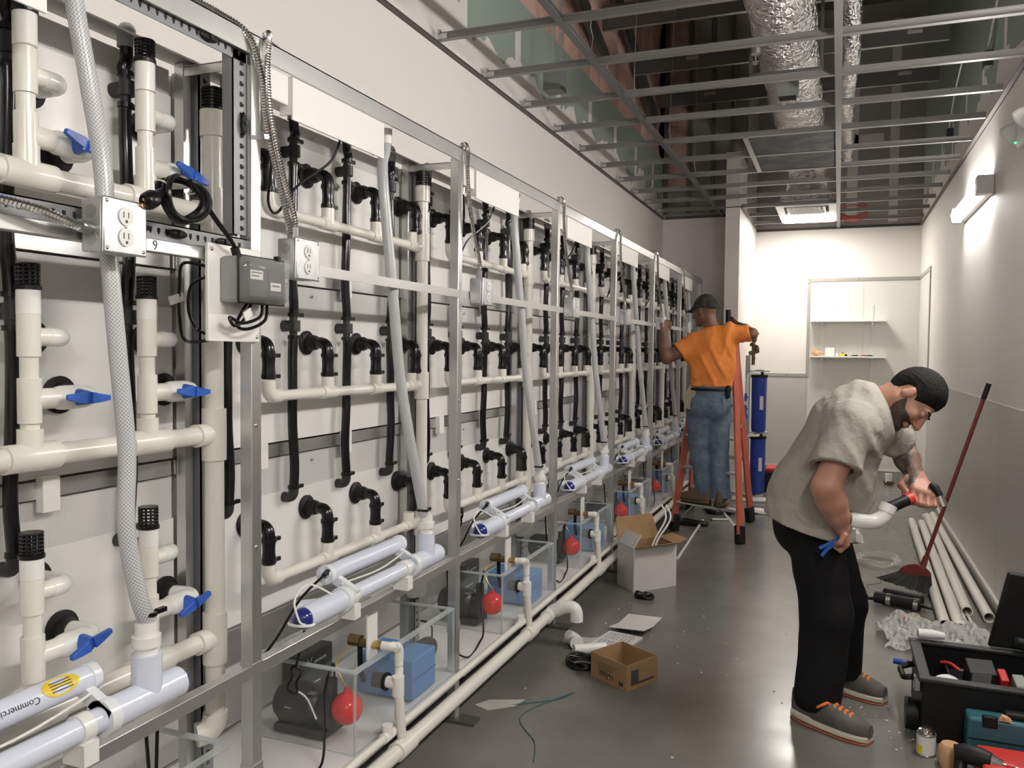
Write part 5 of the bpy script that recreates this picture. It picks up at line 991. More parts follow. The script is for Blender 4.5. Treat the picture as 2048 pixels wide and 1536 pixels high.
q = thing('tape_roll', 'white and blue tape roll at the near corner of the tool chest', 'tape', (.43, 3.62, .14)); part(q, 'roll', MB().tube([(.425+.045*math.cos(t), 3.62+.006*math.cos(t), .185+.045*math.sin(t)) for t in np.linspace(0, 6.28, 24, endpoint=False)], .018, n=10, closed=True), 'label'); part(q, 'core', MB().obox((.462, 3.60, .19), (.015, .03, .06), (0, .3, 0)), 'blueh')
q = thing('pliers', 'red-handled pliers in the tool chest', 'pliers', (.47, 3.9, .15)); part(q, 'handle', MB().tube(spline([(.44, 3.93, .19), (.47, 3.9, .2), (.5, 3.86, .19)]), .007, n=8), 'redpl'); part(q, 'jaw', MB().cyl((.5, 3.86, .19), (.55, 3.84, .20), .006, .003, n=8), 'steelb')
q = thing('caulk_tube', 'white caulk nozzle on the far rim of the tool chest', 'caulk tube', (.39, 4.02, .26)); part(q, 'tube', MB().tube([(.355, 4.02, .276), (.41, 4.025, .276), (.46, 4.03, .274)], [.021, .022, .015], n=12), 'label')
q = thing('stapler', 'yellow and black tool lying on the chest lid edge', 'tool', (.78, 3.98, .26)); part(q, 'body', MB().obox((.80, 3.99, .285), (.17, .05, .05), (0, .15, .05)), 'blackm', bevel=.015); part(q, 'stripe', MB().obox((.80, 3.963, .30), (.10, .012, .02), (0, .15, .05)), 'yellow', bevel=.003)
solo('utility_knife', 'blue-handled tool poking out of the left side of the tool chest', 'tool', MB().tube([(.255, 3.93, .17), (.30, 3.92, .17), (.33, 3.92, .17)], [.012, .013, .009], n=10), 'housing', (.29, 3.93, .16))
# cement can
o = thing('cement_can', 'metal can with yellow and white label before the tool chest', 'can', (.34, 3.43, 0))
part(o, 'body', MB().lathe([(0, 0), (.034, 0), (.035, .003), (.033, .006), (.033, .074), (.035, .077), (.034, .08), (0, .08)], (.342, 3.435, 0), (0, 0, 1), 28), 'steelb')
part(o, 'label_band', MB().pipe((.342, 3.435, .007), (.342, 3.435, .073), .0336, .0008, 28), 'label')
bd = MB()
for k in range(9):
    for z0, z1 in ((.010, .040),):
        t0, t1 = -2.9+.1*k, -2.9+.1*(k+1); q = [(t0, z0), (t1, z0), (t1, z1), (t0, z1)]; bd.add([(.342+.0341*math.cos(a), 3.435+.0341*math.sin(a), z) for a, z in q], [(0, 1, 2, 3)])
part(o, 'yellow_patch', bd, 'yellow'); part(o, 'lid', MB().lathe([(.033, .078), (.028, .082), (.026, .092), (.018, .094), (.018, .102), (0, .103)], (.342, 3.435, 0), (0, 0, 1), 24), 'chrome')
# teal case, red case, drill
o = thing('teal_case', 'dark teal plastic tool case in the lower right corner', 'tool case', (.62, 3.45, 0))
part(o, 'shell', MB().box((.478, 3.435, .0), (.80, 3.53, .165)), 'teal', bevel=.012); part(o, 'handle', MB().box((.60, 3.46, .165), (.72, 3.50, .19)), 'blackm', bevel=.008); part(o, 'latch', MB().box((.525, 3.428, .135), (.575, 3.45, .178)), 'blackm', bevel=.005); part(o, 'latch', MB().box((.68, 3.428, .135), (.73, 3.45, .178)), 'teal', bevel=.005); part(o, 'seam', MB().box((.479, 3.432, .085), (.80, 3.436, .089)), 'blackm')
solo('foam_earplug', 'tan foam scrap on top of the teal case', 'scrap', crumple((.60, 3.44, .167), (.022, .014, .012), 21), 'tan', (.60, 3.44, .167))
solo('red_case', 'flat red plastic case before the teal case', 'case', MB().box((.50, 3.22, 0), (.82, 3.40, .085)), 'redpl', (.66, 3.3, 0), bevel=.01)
o = thing('cordless_drill', 'black cordless drill lying at the bottom right corner', 'drill', (.5, 3.27, 0))
part(o, 'body', MB().tube([(.42, 3.29, .085), (.45, 3.285, .09), (.50, 3.27, .09), (.53, 3.26, .09)], [.028, .034, .034, .026], n=14), 'blackm'); part(o, 'chuck', MB().cyl((.53, 3.26, .09), (.565, 3.25, .088), .022, .012, n=14), 'chrome'); part(o, 'bit', MB().cyl((.565, 3.25, .088), (.63, 3.23, .086), .004, n=8), 'steelb'); part(o, 'bit_sleeve', MB().cyl((.575, 3.247, .088), (.60, 3.238, .087), .008, n=8), 'redpl'); part(o, 'grip', MB().tube([(.44, 3.285, .07), (.43, 3.24, .03), (.42, 3.22, .02)], [.022, .02, .026], n=12), 'blackm')
solo('clear_jar', 'amber plastic jar lying left of the drill', 'jar', MB().lathe([(0, 0), (.035, 0), (.04, .02), (.04, .07), (.03, .085), (0, .085)], (.415, 3.36, .0), (0, 0, 1), 20), 'tan', (.415, 3.36, 0))
# ------------------------------------------------------------------ organic shapes: signed distance field -> surface nets
class Sdf:
    def __init__(s, lo, hi, h):
        s.lo = np.array(lo, float); s.h = h; s.n = [int((hi[i]-lo[i])/h)+1 for i in range(3)]
        s.ax = [s.lo[i]+h*np.arange(s.n[i]) for i in range(3)]; s.d = np.full(s.n, .25, np.float32)
    def _sl(s, lo, hi):
        sl = []
        for i in range(3):
            a = max(0, int((lo[i]-s.lo[i])/s.h)-1); b = min(s.n[i], int((hi[i]-s.lo[i])/s.h)+3)
            if b <= a: return None
            sl.append(slice(a, b))
        return tuple(sl)
    def op(s, fn, lo, hi, k, mode='u'):
        m = k+.03; sl = s._sl([v-m for v in lo], [v+m for v in hi])
        if sl is None: return s
        X = s.ax[0][sl[0]][:, None, None]; Y = s.ax[1][sl[1]][None, :, None]; Z = s.ax[2][sl[2]][None, None, :]
        v = fn(X, Y, Z); d = s.d[sl]
        if mode == 'u':
            h = np.clip(.5+.5*(d-v)/k, 0, 1); r = d*(1-h)+v*h-k*h*(1-h)
        else:
            h = np.clip(.5-.5*(d+v)/k, 0, 1); r = d*(1-h)-v*h+k*h*(1-h)
        s.d[sl] = r; return s
    def cap(s, a, b, ra, rb=None, k=.02, sc=(1, 1, 1), mode='u'):
        rb = ra if rb is None else rb; a = np.array(a, float); b = np.array(b, float); S = np.array(sc, float); ba = (b-a)*S; L = max(1e-9, float(ba@ba))
        def fn(X, Y, Z):
            px, py, pz = (X-a[0])*S[0], (Y-a[1])*S[1], (Z-a[2])*S[2]; t = np.clip((px*ba[0]+py*ba[1]+pz*ba[2])/L, 0, 1)
            return np.sqrt((px-t*ba[0])**2+(py-t*ba[1])**2+(pz-t*ba[2])**2)-(ra+(rb-ra)*t)
        r = max(ra, rb)/min(S); return s.op(fn, np.minimum(a, b)-r, np.maximum(a, b)+r, k, mode)
    def ell(s, c, r, R=None, k=.015, mode='u'):
        c = np.array(c, float); r = np.array(r, float); R = np.eye(3) if R is None else np.array(R)
        def fn(X, Y, Z):
            x, y, z = X-c[0], Y-c[1], Z-c[2]; q = [R[0, i]*x+R[1, i]*y+R[2, i]*z for i in range(3)]
            k0 = np.sqrt(sum((q[i]/r[i])**2 for i in range(3)))+1e-9; k1 = np.sqrt(sum((q[i]/r[i]**2)**2 for i in range(3)))+1e-9
            return k0*(k0-1)/k1
        m = max(r); return s.op(fn, c-m, c+m, k, mode)
    def chain(s, pts, rs, k=.02, sc=(1, 1, 1)):
        for i in range(len(pts)-1): s.cap(pts[i], pts[i+1], rs[i], rs[i+1], k, sc)
        return s
    def cut(s, fn):     # keep where fn < 0
        X = s.ax[0][:, None, None]; Y = s.ax[1][None, :, None]; Z = s.ax[2][None, None, :]; s.d = np.maximum(s.d, fn(X, Y, Z)).astype(np.float32); return s
    def warp(s, fn):
        X = s.ax[0][:, None, None]; Y = s.ax[1][None, :, None]; Z = s.ax[2][None, None, :]; s.d = (s.d+fn(X, Y, Z)).astype(np.float32); return s
    def copy(s):
        q = Sdf.__new__(Sdf); q.lo, q.h, q.n, q.ax, q.d = s.lo, s.h, s.n, s.ax, s.d.copy(); return q
    def mesh(s):
        d = s.d.copy(); 
        for ax in range(3):
            for e in (0, -1): sl = [slice(None)]*3; sl[ax] = e; d[tuple(sl)] = .1
        ins = d < 0; nx, ny, nz = d.shape; cs = np.zeros((nx-1, ny-1, nz-1), np.int8)
        for i in (0, 1):
            for j in (0, 1):
                for k in (0, 1): cs += ins[i:nx-1+i, j:ny-1+j, k:nz-1+k]
        act = (cs > 0) & (cs < 8); idx = -np.ones(act.shape, np.int64); I, J, K = np.nonzero(act); idx[act] = np.arange(len(I))
        acc = np.zeros((len(I), 3)); cnt = np.zeros(len(I)); C8 = [(i, j, k) for i in (0, 1) for j in (0, 1) for k in (0, 1)]
        for a in range(8):
            for b in range(a+1, 8):
                A, B_ = C8[a], C8[b]
                if sum(abs(A[q]-B_[q]) for q in range(3)) != 1: continue
                da = d[I+A[0], J+A[1], K+A[2]]; db = d[I+B_[0], J+B_[1], K+B_[2]]; m = (da < 0) != (db < 0); t = np.where(m, da/np.where(m, da-db, 1), 0)
                for q in range(3): acc[:, q] += np.where(m, A[q]+t*(B_[q]-A[q]), 0)
                cnt += m
        P = s.lo+s.h*(np.stack([I, J, K], 1)+acc/cnt[:, None]); F_ = []
        for ax in range(3):
            o1, o2 = (ax+1) % 3, (ax+2) % 3; sl0 = [slice(None)]*3; sl1 = [slice(None)]*3; sl0[ax] = slice(0, -1); sl1[ax] = slice(1, None)
            ch = ins[tuple(sl0)] != ins[tuple(sl1)]; E_ = np.argwhere(ch)
            ok = (E_[:, o1] > 0) & (E_[:, o2] > 0) & (E_[:, o1] < d.shape[o1]-1) & (E_[:, o2] < d.shape[o2]-1); E_ = E_[ok]
            fl = ins[tuple(sl0)][tuple(E_.T)]; q = []
            for (u, w) in ((0, 0), (-1, 0), (-1, -1), (0, -1)):
                c = E_.copy(); c[:, o1] += u; c[:, o2] += w; q.append(idx[tuple(c.T)])
            q = np.stack(q, 1); q[~fl] = q[~fl][:, ::-1]; F_.append(q)
        F_ = np.concatenate(F_); F_ = F_[(F_ >= 0).all(1)]; mb = MB(); mb.v = [tuple(p) for p in P]; mb.f = [tuple(int(i) for i in q) for q in F_]; return mb
def plane(p, n):
    n = np.array(n, float); n /= np.linalg.norm(n); p = np.array(p, float); return lambda X, Y, Z: (X-p[0])*n[0]+(Y-p[1])*n[1]+(Z-p[2])*n[2]
mat('skin', (.46, .235, .165), .5, noise=(9, (.40, .19, .13), .35, .7), bump=(90, .15, .004))
mat('skin_dark', (.20, .095, .06), .5, noise=(9, (.16, .075, .048), .35, .7), bump=(90, .15, .004))
mat('tattoo', (.20, .115, .08), .5, noise=(26, (.045, .04, .04), .42, .56), bump=(90, .15, .004))
mat('hair', (.008, .007, .006), .75, spec=.2, bump=(160, .8, .006))
mat('beard', (.05, .03, .022), .7, bump=(200, .8, .004))
mat('greyshirt', (.37, .345, .30), .85, noise=(5, (.33, .305, .265), .35, .7), bump=(13, .55, .035))
mat('orangeshirt', (.87, .27, .05), .8, noise=(5, (.80, .24, .045), .35, .7), bump=(13, .5, .035))
mat('blackpants', (.006, .006, .0065), .85, spec=.2, noise=(7, (.010, .010, .011), .4, .7), bump=(150, .25, .003))
mat('denim', (.075, .115, .175), .85, noise=(9, (.15, .195, .255), .35, .7), bump=(16, .6, .04))
mat('camo', (.022, .022, .018), .85, noise=(28, (.05, .048, .035), .48, .54))
mat('boot', (.11, .075, .045), .7, noise=(14, (.16, .11, .07), .35, .7)); mat('suede', (.085, .078, .072), .85, noise=(20, (.12, .11, .10), .4, .7)); mat('sole', (.62, .57, .48), .6); mat('outsole', (.38, .12, .05), .6); mat('canvas', (.40, .35, .24), .85); mat('eyewhite', (.6, .57, .53), .3); mat('lip', (.30, .12, .09), .5)
def fold(amp, fr, dirv, seed):
    a, b, c = dirv
    return lambda X, Y, Z: amp*np.sin(fr*(a*X+b*Y+c*Z)+1.7*np.sin(9*(X+Z)+seed)+1.3*np.sin(11*Y-6*Z+seed*2))*(.6+.4*np.sin(7*X+5*Z+seed*3))
def crease(amp, fr, dirv, seed):   # sharp-edged cloth folds fading in and out
    a, b, c = dirv
    def f(X, Y, Z):
        s = fr*(a*X+b*Y+c*Z)+2.2*np.sin(7*(X+Z)+seed)+1.6*np.sin(9*Y-5*Z+seed*2); m = np.clip(np.sin(8*X-6*Z+4*Y+seed*3)*.8+.35, 0, 1)
        return -amp*m*(.5+.5*np.cos(s))**3+amp*.3*m
    return f
def headframe(c, up, fw):
    up = V(up).normalized(); fw = V(fw); fw = (fw-up*fw.dot(up)).normalized(); r = fw.cross(up); R = Matrix((r, fw, up)).transposed(); c = V(c)
    return (lambda x, y, z: tuple(c+R@V((x, y, z)))), np.array(R), c
def head(S, c, up, fw, k=.012):
    L, R, c = headframe(c, up, fw)
    S.ell(L(0, -.012, .032), (.074, .096, .098), R, .02); S.ell(L(0, .03, -.03), (.060, .066, .084), R, .02)
    for s in (-1, 1):
        S.cap(L(.052*s, -.005, -.05), L(.018*s, .072, -.098), .020, .020, .02); S.ell(L(.038*s, .068, -.028), (.022, .022, .022), R, .015)
        S.ell(L(.076*s, -.008, -.004), (.010, .019, .031), R, .004); S.ell(L(.078*s, -.016, -.022), (.010, .012, .014), R, .004)
    S.cap(L(-.036, .083, .026), L(.036, .083, .026), .012, .012, .012); S.cap(L(0, .092, .014), L(0, .117, -.030), .009, .014, .008)
    for s in (-1, 1): S.ell(L(.012*s, .105, -.034), (.009, .011, .008), R, .005); S.ell(L(.031*s, .098, .008), (.013, .012, .009), R, .006, 's'); S.ell(L(.031*s, .084, .006), (.013, .012, .010), R, .003)
    S.ell(L(0, .094, -.058), (.022, .012, .006), R, .004); S.ell(L(0, .092, -.069), (.019, .012, .007), R, .004); S.ell(L(0, .078, -.097), (.020, .018, .016), R, .012)
    return L, R
def finger(S, p, base, dirs, r, lens):
    q = V(base)
    for i, (d, l) in enumerate(zip(dirs, lens)):
        e = q+V(d).normalized()*l; S.cap(q, e, r*(1-.08*i), r*(1-.08*(i+1)), .004); q = e
def fist(S, wrist, palm, across, curl, size=1., bow=1.):
    # closed hand: palm block, four curled fingers side by side along `across`, thumb over them; curl = direction fingers leave the palm
    w, p, a, c = V(wrist), V(palm), V(across).normalized(), V(curl).normalized(); d = (p-w).normalized(); s = size
    for t in (-.028, -.009, .010, .028): S.cap(w+a*t*.55*s, p+a*t*s, .017*s, .0155*s, .012)
    for i, t in enumerate((-.033, -.011, .011, .032)):
        b = p+a*t*s+d*.004; l = (.034, .040, .038, .030)[i]*s
        finger(S, None, b, (d*.55+c*.8, c*.6-d*.75, -d*.85-c*.15), .0098*s, (l, l*.72, l*.55))
    th = p-a*.038*s-d*.045*s; finger(S, None, th, (-a*.5+d*.5+c*.7, d*.5+c*.4+a*.7), .0115*s, (.034*s, .030*s))
def tagmesh(o, fn, mats):   # assign material slots by face centre
    for m in mats: o.data.materials.append(M[m])
    b = WL[o.name]
    for p in o.data.polygons: p.material_index = fn(p.center.x+b.x, p.center.y+b.y, p.center.z+b.z)
# ------------------------------------------------------------------ man in grey, bent over the pipe he is joining
G = thing('person', 'bent man in grey T-shirt and black trousers working on a white pipe elbow', 'person', (.0, 3.72, 0))
HC_, HU, HF = (.278, 3.718, 1.322), (.90, .10, .40), (.44, -.32, -.84)
S = Sdf((-.30, 3.28, .66), (.52, 4.12, 1.50), .0046)
S.chain([(-.08, 3.72, .84), (-.02, 3.72, 1.05), (.07, 3.72, 1.22), (.11, 3.72, 1.27)], (.11, .12, .12, .08), .03)
L, R = head(S, HC_, HU, HF)
S.cap((.10, 3.72, 1.275), L(0, -.035, -.055), .064, .058, .03)
NS, NE, NW = (.055, 3.54, 1.215), (-.032, 3.425, .985), (.030, 3.49, .822)
S.chain([(.08, 3.62, 1.22), NS, V(NS).lerp(V(NE), .5), NE, V(NE).lerp(V(NW), .35), V(NE).lerp(V(NW), .7), NW], (.07, .066, .058, .053, .055, .043, .031), .02)
fist(S, NW, (.040, 3.515, .765), (-.15, .75, .2), (-.85, .1, -.35), 1.02)
FS, FE, FW = (.185, 3.90, 1.19), (.262, 3.965, 1.105), (.316, 3.865, .988)
S.chain([(.12, 3.80, 1.22), FS, FE, V(FE).lerp(V(FW), .45), FW], (.07, .062, .053, .050, .035), .02)
fist(S, FW, (.342, 3.80, .932), (.80, .0, -.25), (-.25, -.45, -.75), 1.32)
bm = S.mesh()
body = part(G, 'body', bm, 'skin', angle=180)
tagmesh(body, lambda x, y, z: 1 if (y > 3.80 and z < 1.14 and z > .985+.03*math.sin(x*60) and x > .19) else 0, ['tattoo'])
Ri = np.array(R); hc = np.array(HC_)
def loc(X, Y, Z):
    x, y, z = X-hc[0], Y-hc[1], Z-hc[2]; return [Ri[0, i]*x+Ri[1, i]*y+Ri[2, i]*z for i in range(3)]
Hh = Sdf((.14, 3.55, 1.15), (.50, 3.90, 1.50), .0042); head(Hh, HC_, HU, HF); Hb = Hh.copy()
def hreg(X, Y, Z):
    x, y, z = loc(X, Y, Z); front = (1.05*y-.028-z)/1.45; ear = .035-np.sqrt((y+.010)**2+(z+.012)**2); return np.maximum(front, np.where(np.abs(x) > .055, ear, -1))
Hh.warp(lambda X, Y, Z: -(.002+.0125*np.clip(-hreg(X, Y, Z)/.04, 0, 1)**.7)+.0010*np.sin(260*X+40*Z)*np.sin(230*Y+60*Z)); Hh.cut(hreg); part(G, 'hair', Hh.mesh(), 'hair', label='short black hair', angle=180)
def breg(X, Y, Z):
    x, y, z = loc(X, Y, Z); up = z+.042-np.where(y < .04, .7*(.04-y), 0)*(np.abs(x) > .03); back = .004-y; mouth = .016-np.sqrt((x/1.6)**2+((z+.063)*1.5)**2+np.minimum(0, y-.07)**2); nose = .022-np.sqrt(x**2+(y-.112)**2+(z+.028)**2)
    return np.maximum(np.maximum(up, back), np.maximum(mouth, nose))
Hb.warp(lambda X, Y, Z: -(.0008+.005*np.clip(-breg(X, Y, Z)/.025, 0, 1))+.0008*np.sin(260*X)*np.sin(240*Y+90*Z)); Hb.cut(breg); part(G, 'beard', Hb.mesh(), 'beard', label='short dark beard', angle=180)
for s in (-1, 1):
    e = L(.031*s, .0835, .006); part(G, 'eyebrow', MB().tube([L(.016*s, .097, .026), L(.032*s, .096, .031), L(.048*s, .086, .027)], .0036, n=6), 'hair')
# shirt
S = Sdf((-.36, 3.30, .68), (.40, 4.08, 1.46), .0055); sc = (1, .80, 1)
S.cap((-.105, 3.71, .90), (.055, 3.715, 1.20), .160, .160, .04, sc); S.cap((.055, 3.715, 1.20), (.095, 3.72, 1.275), .155, .118, .04, (1, .85, 1))
S.cap((-.105, 3.705, .74), (-.09, 3.71, .92), .196, .168, .04, (1, .80, 1)); S.ell((.075, 3.71, .98), (.085, .15, .15), None, .05)
S.cap((.06, 3.56, 1.215), (.165, 3.89, 1.205), .092, .086, .05)
se = V(NS).lerp(V(NE), .86); S.cap(NS, se, .090, .098, .035); fe = V(FS).lerp(V(FE), .8); S.cap(FS, fe, .080, .082, .03)
S.warp(crease(.014, 34, (.80, .25, -.35), 1.)); S.warp(crease(.010, 50, (.75, .4, .3), 4.)); S.warp(fold(.002, 110, (.9, -.2, .4), 2.))
hem = plane((-.09, 3.71, .780), (-.275, 0, -.96)); nsl = plane(V(NS).lerp(V(NE), .70), V(NE)-V(NS)+V((.05, 0, .02))); fsl = plane(V(FS).lerp(V(FE), .50), V(FE)-V(FS))
S.cut(lambda X, Y, Z: hem(X, Y, Z))
S.cut(lambda X, Y, Z: np.where((Y < 3.515) & (X < .12) & (np.sqrt((X-NE[0])**2+(Y-NE[1])**2+(Z-NE[2])**2) < .19), nsl(X, Y, Z), -1))
S.cut(lambda X, Y, Z: np.where((Y > 3.90) & (X > .17), fsl(X, Y, Z), -1))
S.cap(V(NS).lerp(V(NE), .55), V(NS).lerp(V(NE), 1.2), .070, .075, .004, mode='s'); S.cap(V(FS).lerp(V(FE), .45), V(FS).lerp(V(FE), 1.2), .060, .062, .004, mode='s')
nb = V((.155, 3.72, 1.295)); S.cap(nb, L(0, -.03, -.05), .072, .075, .004, mode='s')
shirt = part(G, 'shirt', S.mesh(), 'greyshirt', label='grey T-shirt', angle=180)
ax_ = (V(L(0, -.035, -.055))-V((.10, 3.72, 1.275))).normalized(); u_, w_, _ = frame(ax_); cc_ = V((.150, 3.72, 1.298))
part(shirt, 'collar', MB().tube([cc_+u_*math.cos(t)*.074+w_*math.sin(t)*.074+ax_*.006*math.sin(2*t) for t in np.linspace(0, 6.283, 28, endpoint=False)], .0075, n=8, closed=True), 'greyshirt')
part(shirt, 'rag', crumple((.075, 3.60, .745), (.035, .03, .04), 31), 'cardw', label='pale rag at the hem')
# trousers
S = Sdf((-.32, 3.38, .03), (.26, 4.12, .95), .0065)
S.ell((-.085, 3.715, .80), (.155, .19, .14), None, .03); S.ell((-.14, 3.715, .76), (.10, .16, .11), None, .04)
S.chain([(-.075, 3.63, .77), (-.020, 3.60, .44), (-.045, 3.57, .10)], (.112, .100, .092), .03); S.chain([(-.060, 3.82, .77), (.040, 3.85, .44), (.045, 3.93, .10)], (.112, .098, .086), .03)
S.warp(fold(.0022, 30, (.8, .5, .3), 5.)); S.warp(crease(.008, 26, (.5, .3, .8), 2.)); S.cut(lambda X, Y, Z: (.062+.10*np.maximum(0, X+.06)-Z)+0*Y); S.cut(plane((-.09, 3.71, .885), (.275, 0, .96)))
part(G, 'trousers', S.mesh(), 'blackpants', label='loose black trousers', angle=180)
def loft(sections):  # list of rings (equal length)
    mb = MB(); n = len(sections[0])
    for s_ in sections: mb.v += [tuple(p) for p in s_]
    for i in range(len(sections)-1):
        for k in range(n): mb.f.append((i*n+k, i*n+(k+1) % n, (i+1)*n+(k+1) % n, (i+1)*n+k))
    mb.f.append(tuple(range(n-1, -1, -1))); mb.f.append(tuple(range((len(sections)-1)*n, len(sections)*n))); return mb
def shoe(root, heel, toe, z, mats, laces=True, hi=.09, wmax=.052):
    h, t = V((*heel, z)), V((*toe, z)); d = (t-h); Ln = d.length; d.normalize(); sd = V((d.y, -d.x, 0))
    def outline(s, w): return w*(1-abs(2*s-1)**3.2)**.42*(.80+.28*math.sin(min(1, s*1.15)*2.2-.3))
    def ring(s, z0, z1, grow=0, arch=0, n=16):
        w = outline(.03+.94*s, wmax)+grow; c = h+d*Ln*(.0+1.0*s); R_ = []
        for k in range(n):
            a = 2*math.pi*k/n; x = math.copysign(abs(math.cos(a))**.55, math.cos(a))*w; y = math.copysign(abs(math.sin(a))**.55, math.sin(a)); R_.append(c+sd*x*(1-.35*max(0, y)*arch)+V((0, 0, (z0+z1)/2+(z1-z0)/2*y)))
        return R_
    N_ = 18; S_ = [i/N_ for i in range(N_+1)]
    so = part(root, 'shoe', loft([ring(s, .022, .034+hi*(.62+.38*math.cos(max(0, s-.18)*2.6) if s < .8 else .62+.38*math.cos(.62*2.6)-.9*(s-.8)), -.004, 1) for s in S_]), mats[0], angle=60)
    part(so, 'midsole', loft([ring(s, .008, .034+(.008 if s < .3 else 0), .003) for s in S_]), mats[1]); part(so, 'outsole', loft([ring(s, .0, .009, .004) for s in S_]), mats[2])
    if laces:
        for k in range(5):
            s = .50+.065*k; c = h+d*Ln*s+V((0, 0, .034+hi*(.62+.38*math.cos((s-.18)*2.6))-.004)); part(so, 'lace', MB().tube([c-sd*.026-V((0, 0, .012))-d*.01, c-sd*.01+V((0, 0, .004)), c+sd*.01+V((0, 0, .004)), c+sd*.026-V((0, 0, .012))+d*.01], .006, n=6), 'orange')
        c = h+d*Ln*.49+V((0, 0, .034+hi*.86)); part(so, 'lace_bow', MB().tube(spline([c, c+sd*.05+V((0, 0, .004)), c+sd*.045-d*.03-V((0, 0, .02)), c, c-sd*.05, c-sd*.045-d*.02-V((0, 0, .03)), c], 6), .0058, n=6), 'orange')
    return so
shoe(G, (-.140, 3.585), (.150, 3.432), 0, ('suede', 'sole', 'outsole')); shoe(G, (-.05, 4.0), (.222, 3.86), 0, ('suede', 'sole', 'outsole'))
# what he holds
o = thing('held_pipe_elbow', 'white pipe elbow with black coupling held by the bent man', 'pipe fitting', (.15, 3.65, .84))
part(o, 'elbow', MB().tube(spline([(.045, 3.60, .838), (.10, 3.615, .828), (.15, 3.635, .826), (.185, 3.655, .848), (.200, 3.668, .880)], 6), .0305, n=20), 'pvcw'); part(o, 'socket', MB().cyl((.192, 3.662, .862), (.205, 3.672, .893), .0345, n=20), 'pvcw')
part(o, 'coupling', MB().tube([(.198, 3.666, .876), (.222, 3.688, .886), (.258, 3.72, .90), (.285, 3.745, .911)], [.026, .024, .023, .024], n=16), 'blackm', label='black rubber coupling'); part(o, 'band', MB().cyl((.272, 3.733, .906), (.292, 3.751, .914), .0245, n=16), 'redpl', label='red band')
part(o, 'pipe_strap', MB().cyl((.050, 3.602, .838), (.058, 3.604, .837), .036, n=18).box((.047, 3.585, .865), (.060, 3.615, .90)), 'darkbrass')
o = thing('hammer', 'black-handled tool with chrome end in the bent man\'s far hand', 'tool', (.38, 3.8, .9))
part(o, 'handle', MB().tube([(.365, 3.80, .972), (.384, 3.795, .955), (.402, 3.785, .922)], [.010, .016, .014], n=12), 'blackm'); part(o, 'head', MB().cyl((.400, 3.786, .925), (.416, 3.78, .885), .0165, n=16), 'chrome')
o = thing('pliers', 'blue-handled pliers in the bent man\'s near hand', 'pliers', (.0, 3.5, .75))
for k in (0, 1): part(o, 'handle', MB().tube(spline([(.045, 3.53, .79), (.01, 3.49, .768-.008*k), (-.025, 3.465, .752-.02*k), (-.052+.01*k, 3.455, .738-.03*k)]), .0075, n=8), 'blueh')
part(o, 'jaw', MB().tube([(.045, 3.53, .79), (.052, 3.56, .82), (.055, 3.585, .845)], [.009, .008, .004], n=8), 'steelb')
# ------------------------------------------------------------------ man in orange on the ladder, seen from behind
O = thing('person', 'man in orange T-shirt and blue jeans standing on the ladder', 'person', (-.97, 6.95, .25))
hc2 = (-1.035, 7.00, 1.845); S = Sdf((-1.46, 6.70, 1.05), (-.56, 7.35, 2.02), .0065)
S.chain([(-.98, 6.97, 1.12), (-.96, 6.97, 1.35), (-.95, 6.97, 1.58), (-.97, 6.98, 1.68)], (.10, .11, .11, .07), .03)
L2, R2_ = head(S, hc2, (-.12, .10, 1), (-.85, .45, -.25)); S.cap((-.965, 6.975, 1.66), L2(0, -.03, -.06), .062, .056, .02)
S.chain([(-1.05, 6.95, 1.58), (-1.15, 6.93, 1.56), (-1.24, 6.90, 1.50), (-1.325, 6.88, 1.455), (-1.342, 6.87, 1.55), (-1.345, 6.87, 1.665)], (.07, .065, .052, .048, .046, .031), .02)
fist(S, (-1.345, 6.87, 1.665), (-1.35, 6.88, 1.735), (-.5, -.7, 0), (.45, .6, .2), 1.05)
S.chain([(-.87, 6.97, 1.64), (-.79, 6.97, 1.66), (-.655, 6.97, 1.66), (-.72, 7.10, 1.70), (-.80, 7.19, 1.74)], (.06, .052, .046, .042, .03), .02); fist(S, (-.80, 7.19, 1.74), (-.84, 7.235, 1.77), (0, .3, 1), (-.6, .6, 0), 1.0)
part(O, 'body', S.mesh(), 'skin_dark', angle=180)
S = Sdf((-1.34, 6.68, 1.18), (-.60, 7.25, 1.78), .0065)
S.chain([(-.985, 6.96, 1.20), (-.975, 6.96, 1.38), (-.955, 6.965, 1.56)], (.158, .165, .150), .04, (1/1.16, 1.12, 1)); S.cap((-1.10, 6.955, 1.575), (-.85, 6.965, 1.655), .088, .085, .05)
S.cap((-1.11, 6.95, 1.565), (-1.255, 6.90, 1.485), .092, .088, .035); S.cap((-.83, 6.965, 1.66), (-.66, 6.97, 1.662), .082, .068, .03); S.cap((-.965, 6.975, 1.60), (-.968, 6.975, 1.69), .09, .066, .03)
S.warp(crease(.014, 44, (.95, .1, .22), 3.)); S.warp(crease(.009, 50, (.75, .2, -.45), 1.)); S.cut(lambda X, Y, Z: 1.226-Z+0*X+0*Y); sl_ = plane((-1.222, 6.91, 1.502), (-.80, -.2, -.58)); S.cut(lambda X, Y, Z: np.where(X < -1.12, sl_(X, Y, Z), -1)); S.cut(lambda X, Y, Z: np.where(X > -.8, X+.668+.25*(Z-1.66), -1)+0*Y)
S.cap((-.968, 6.975, 1.685), (-.99, 6.98, 1.80), .062, .07, .004, mode='s')
part(O, 'shirt', S.mesh(), 'orangeshirt', label='orange T-shirt', angle=180)
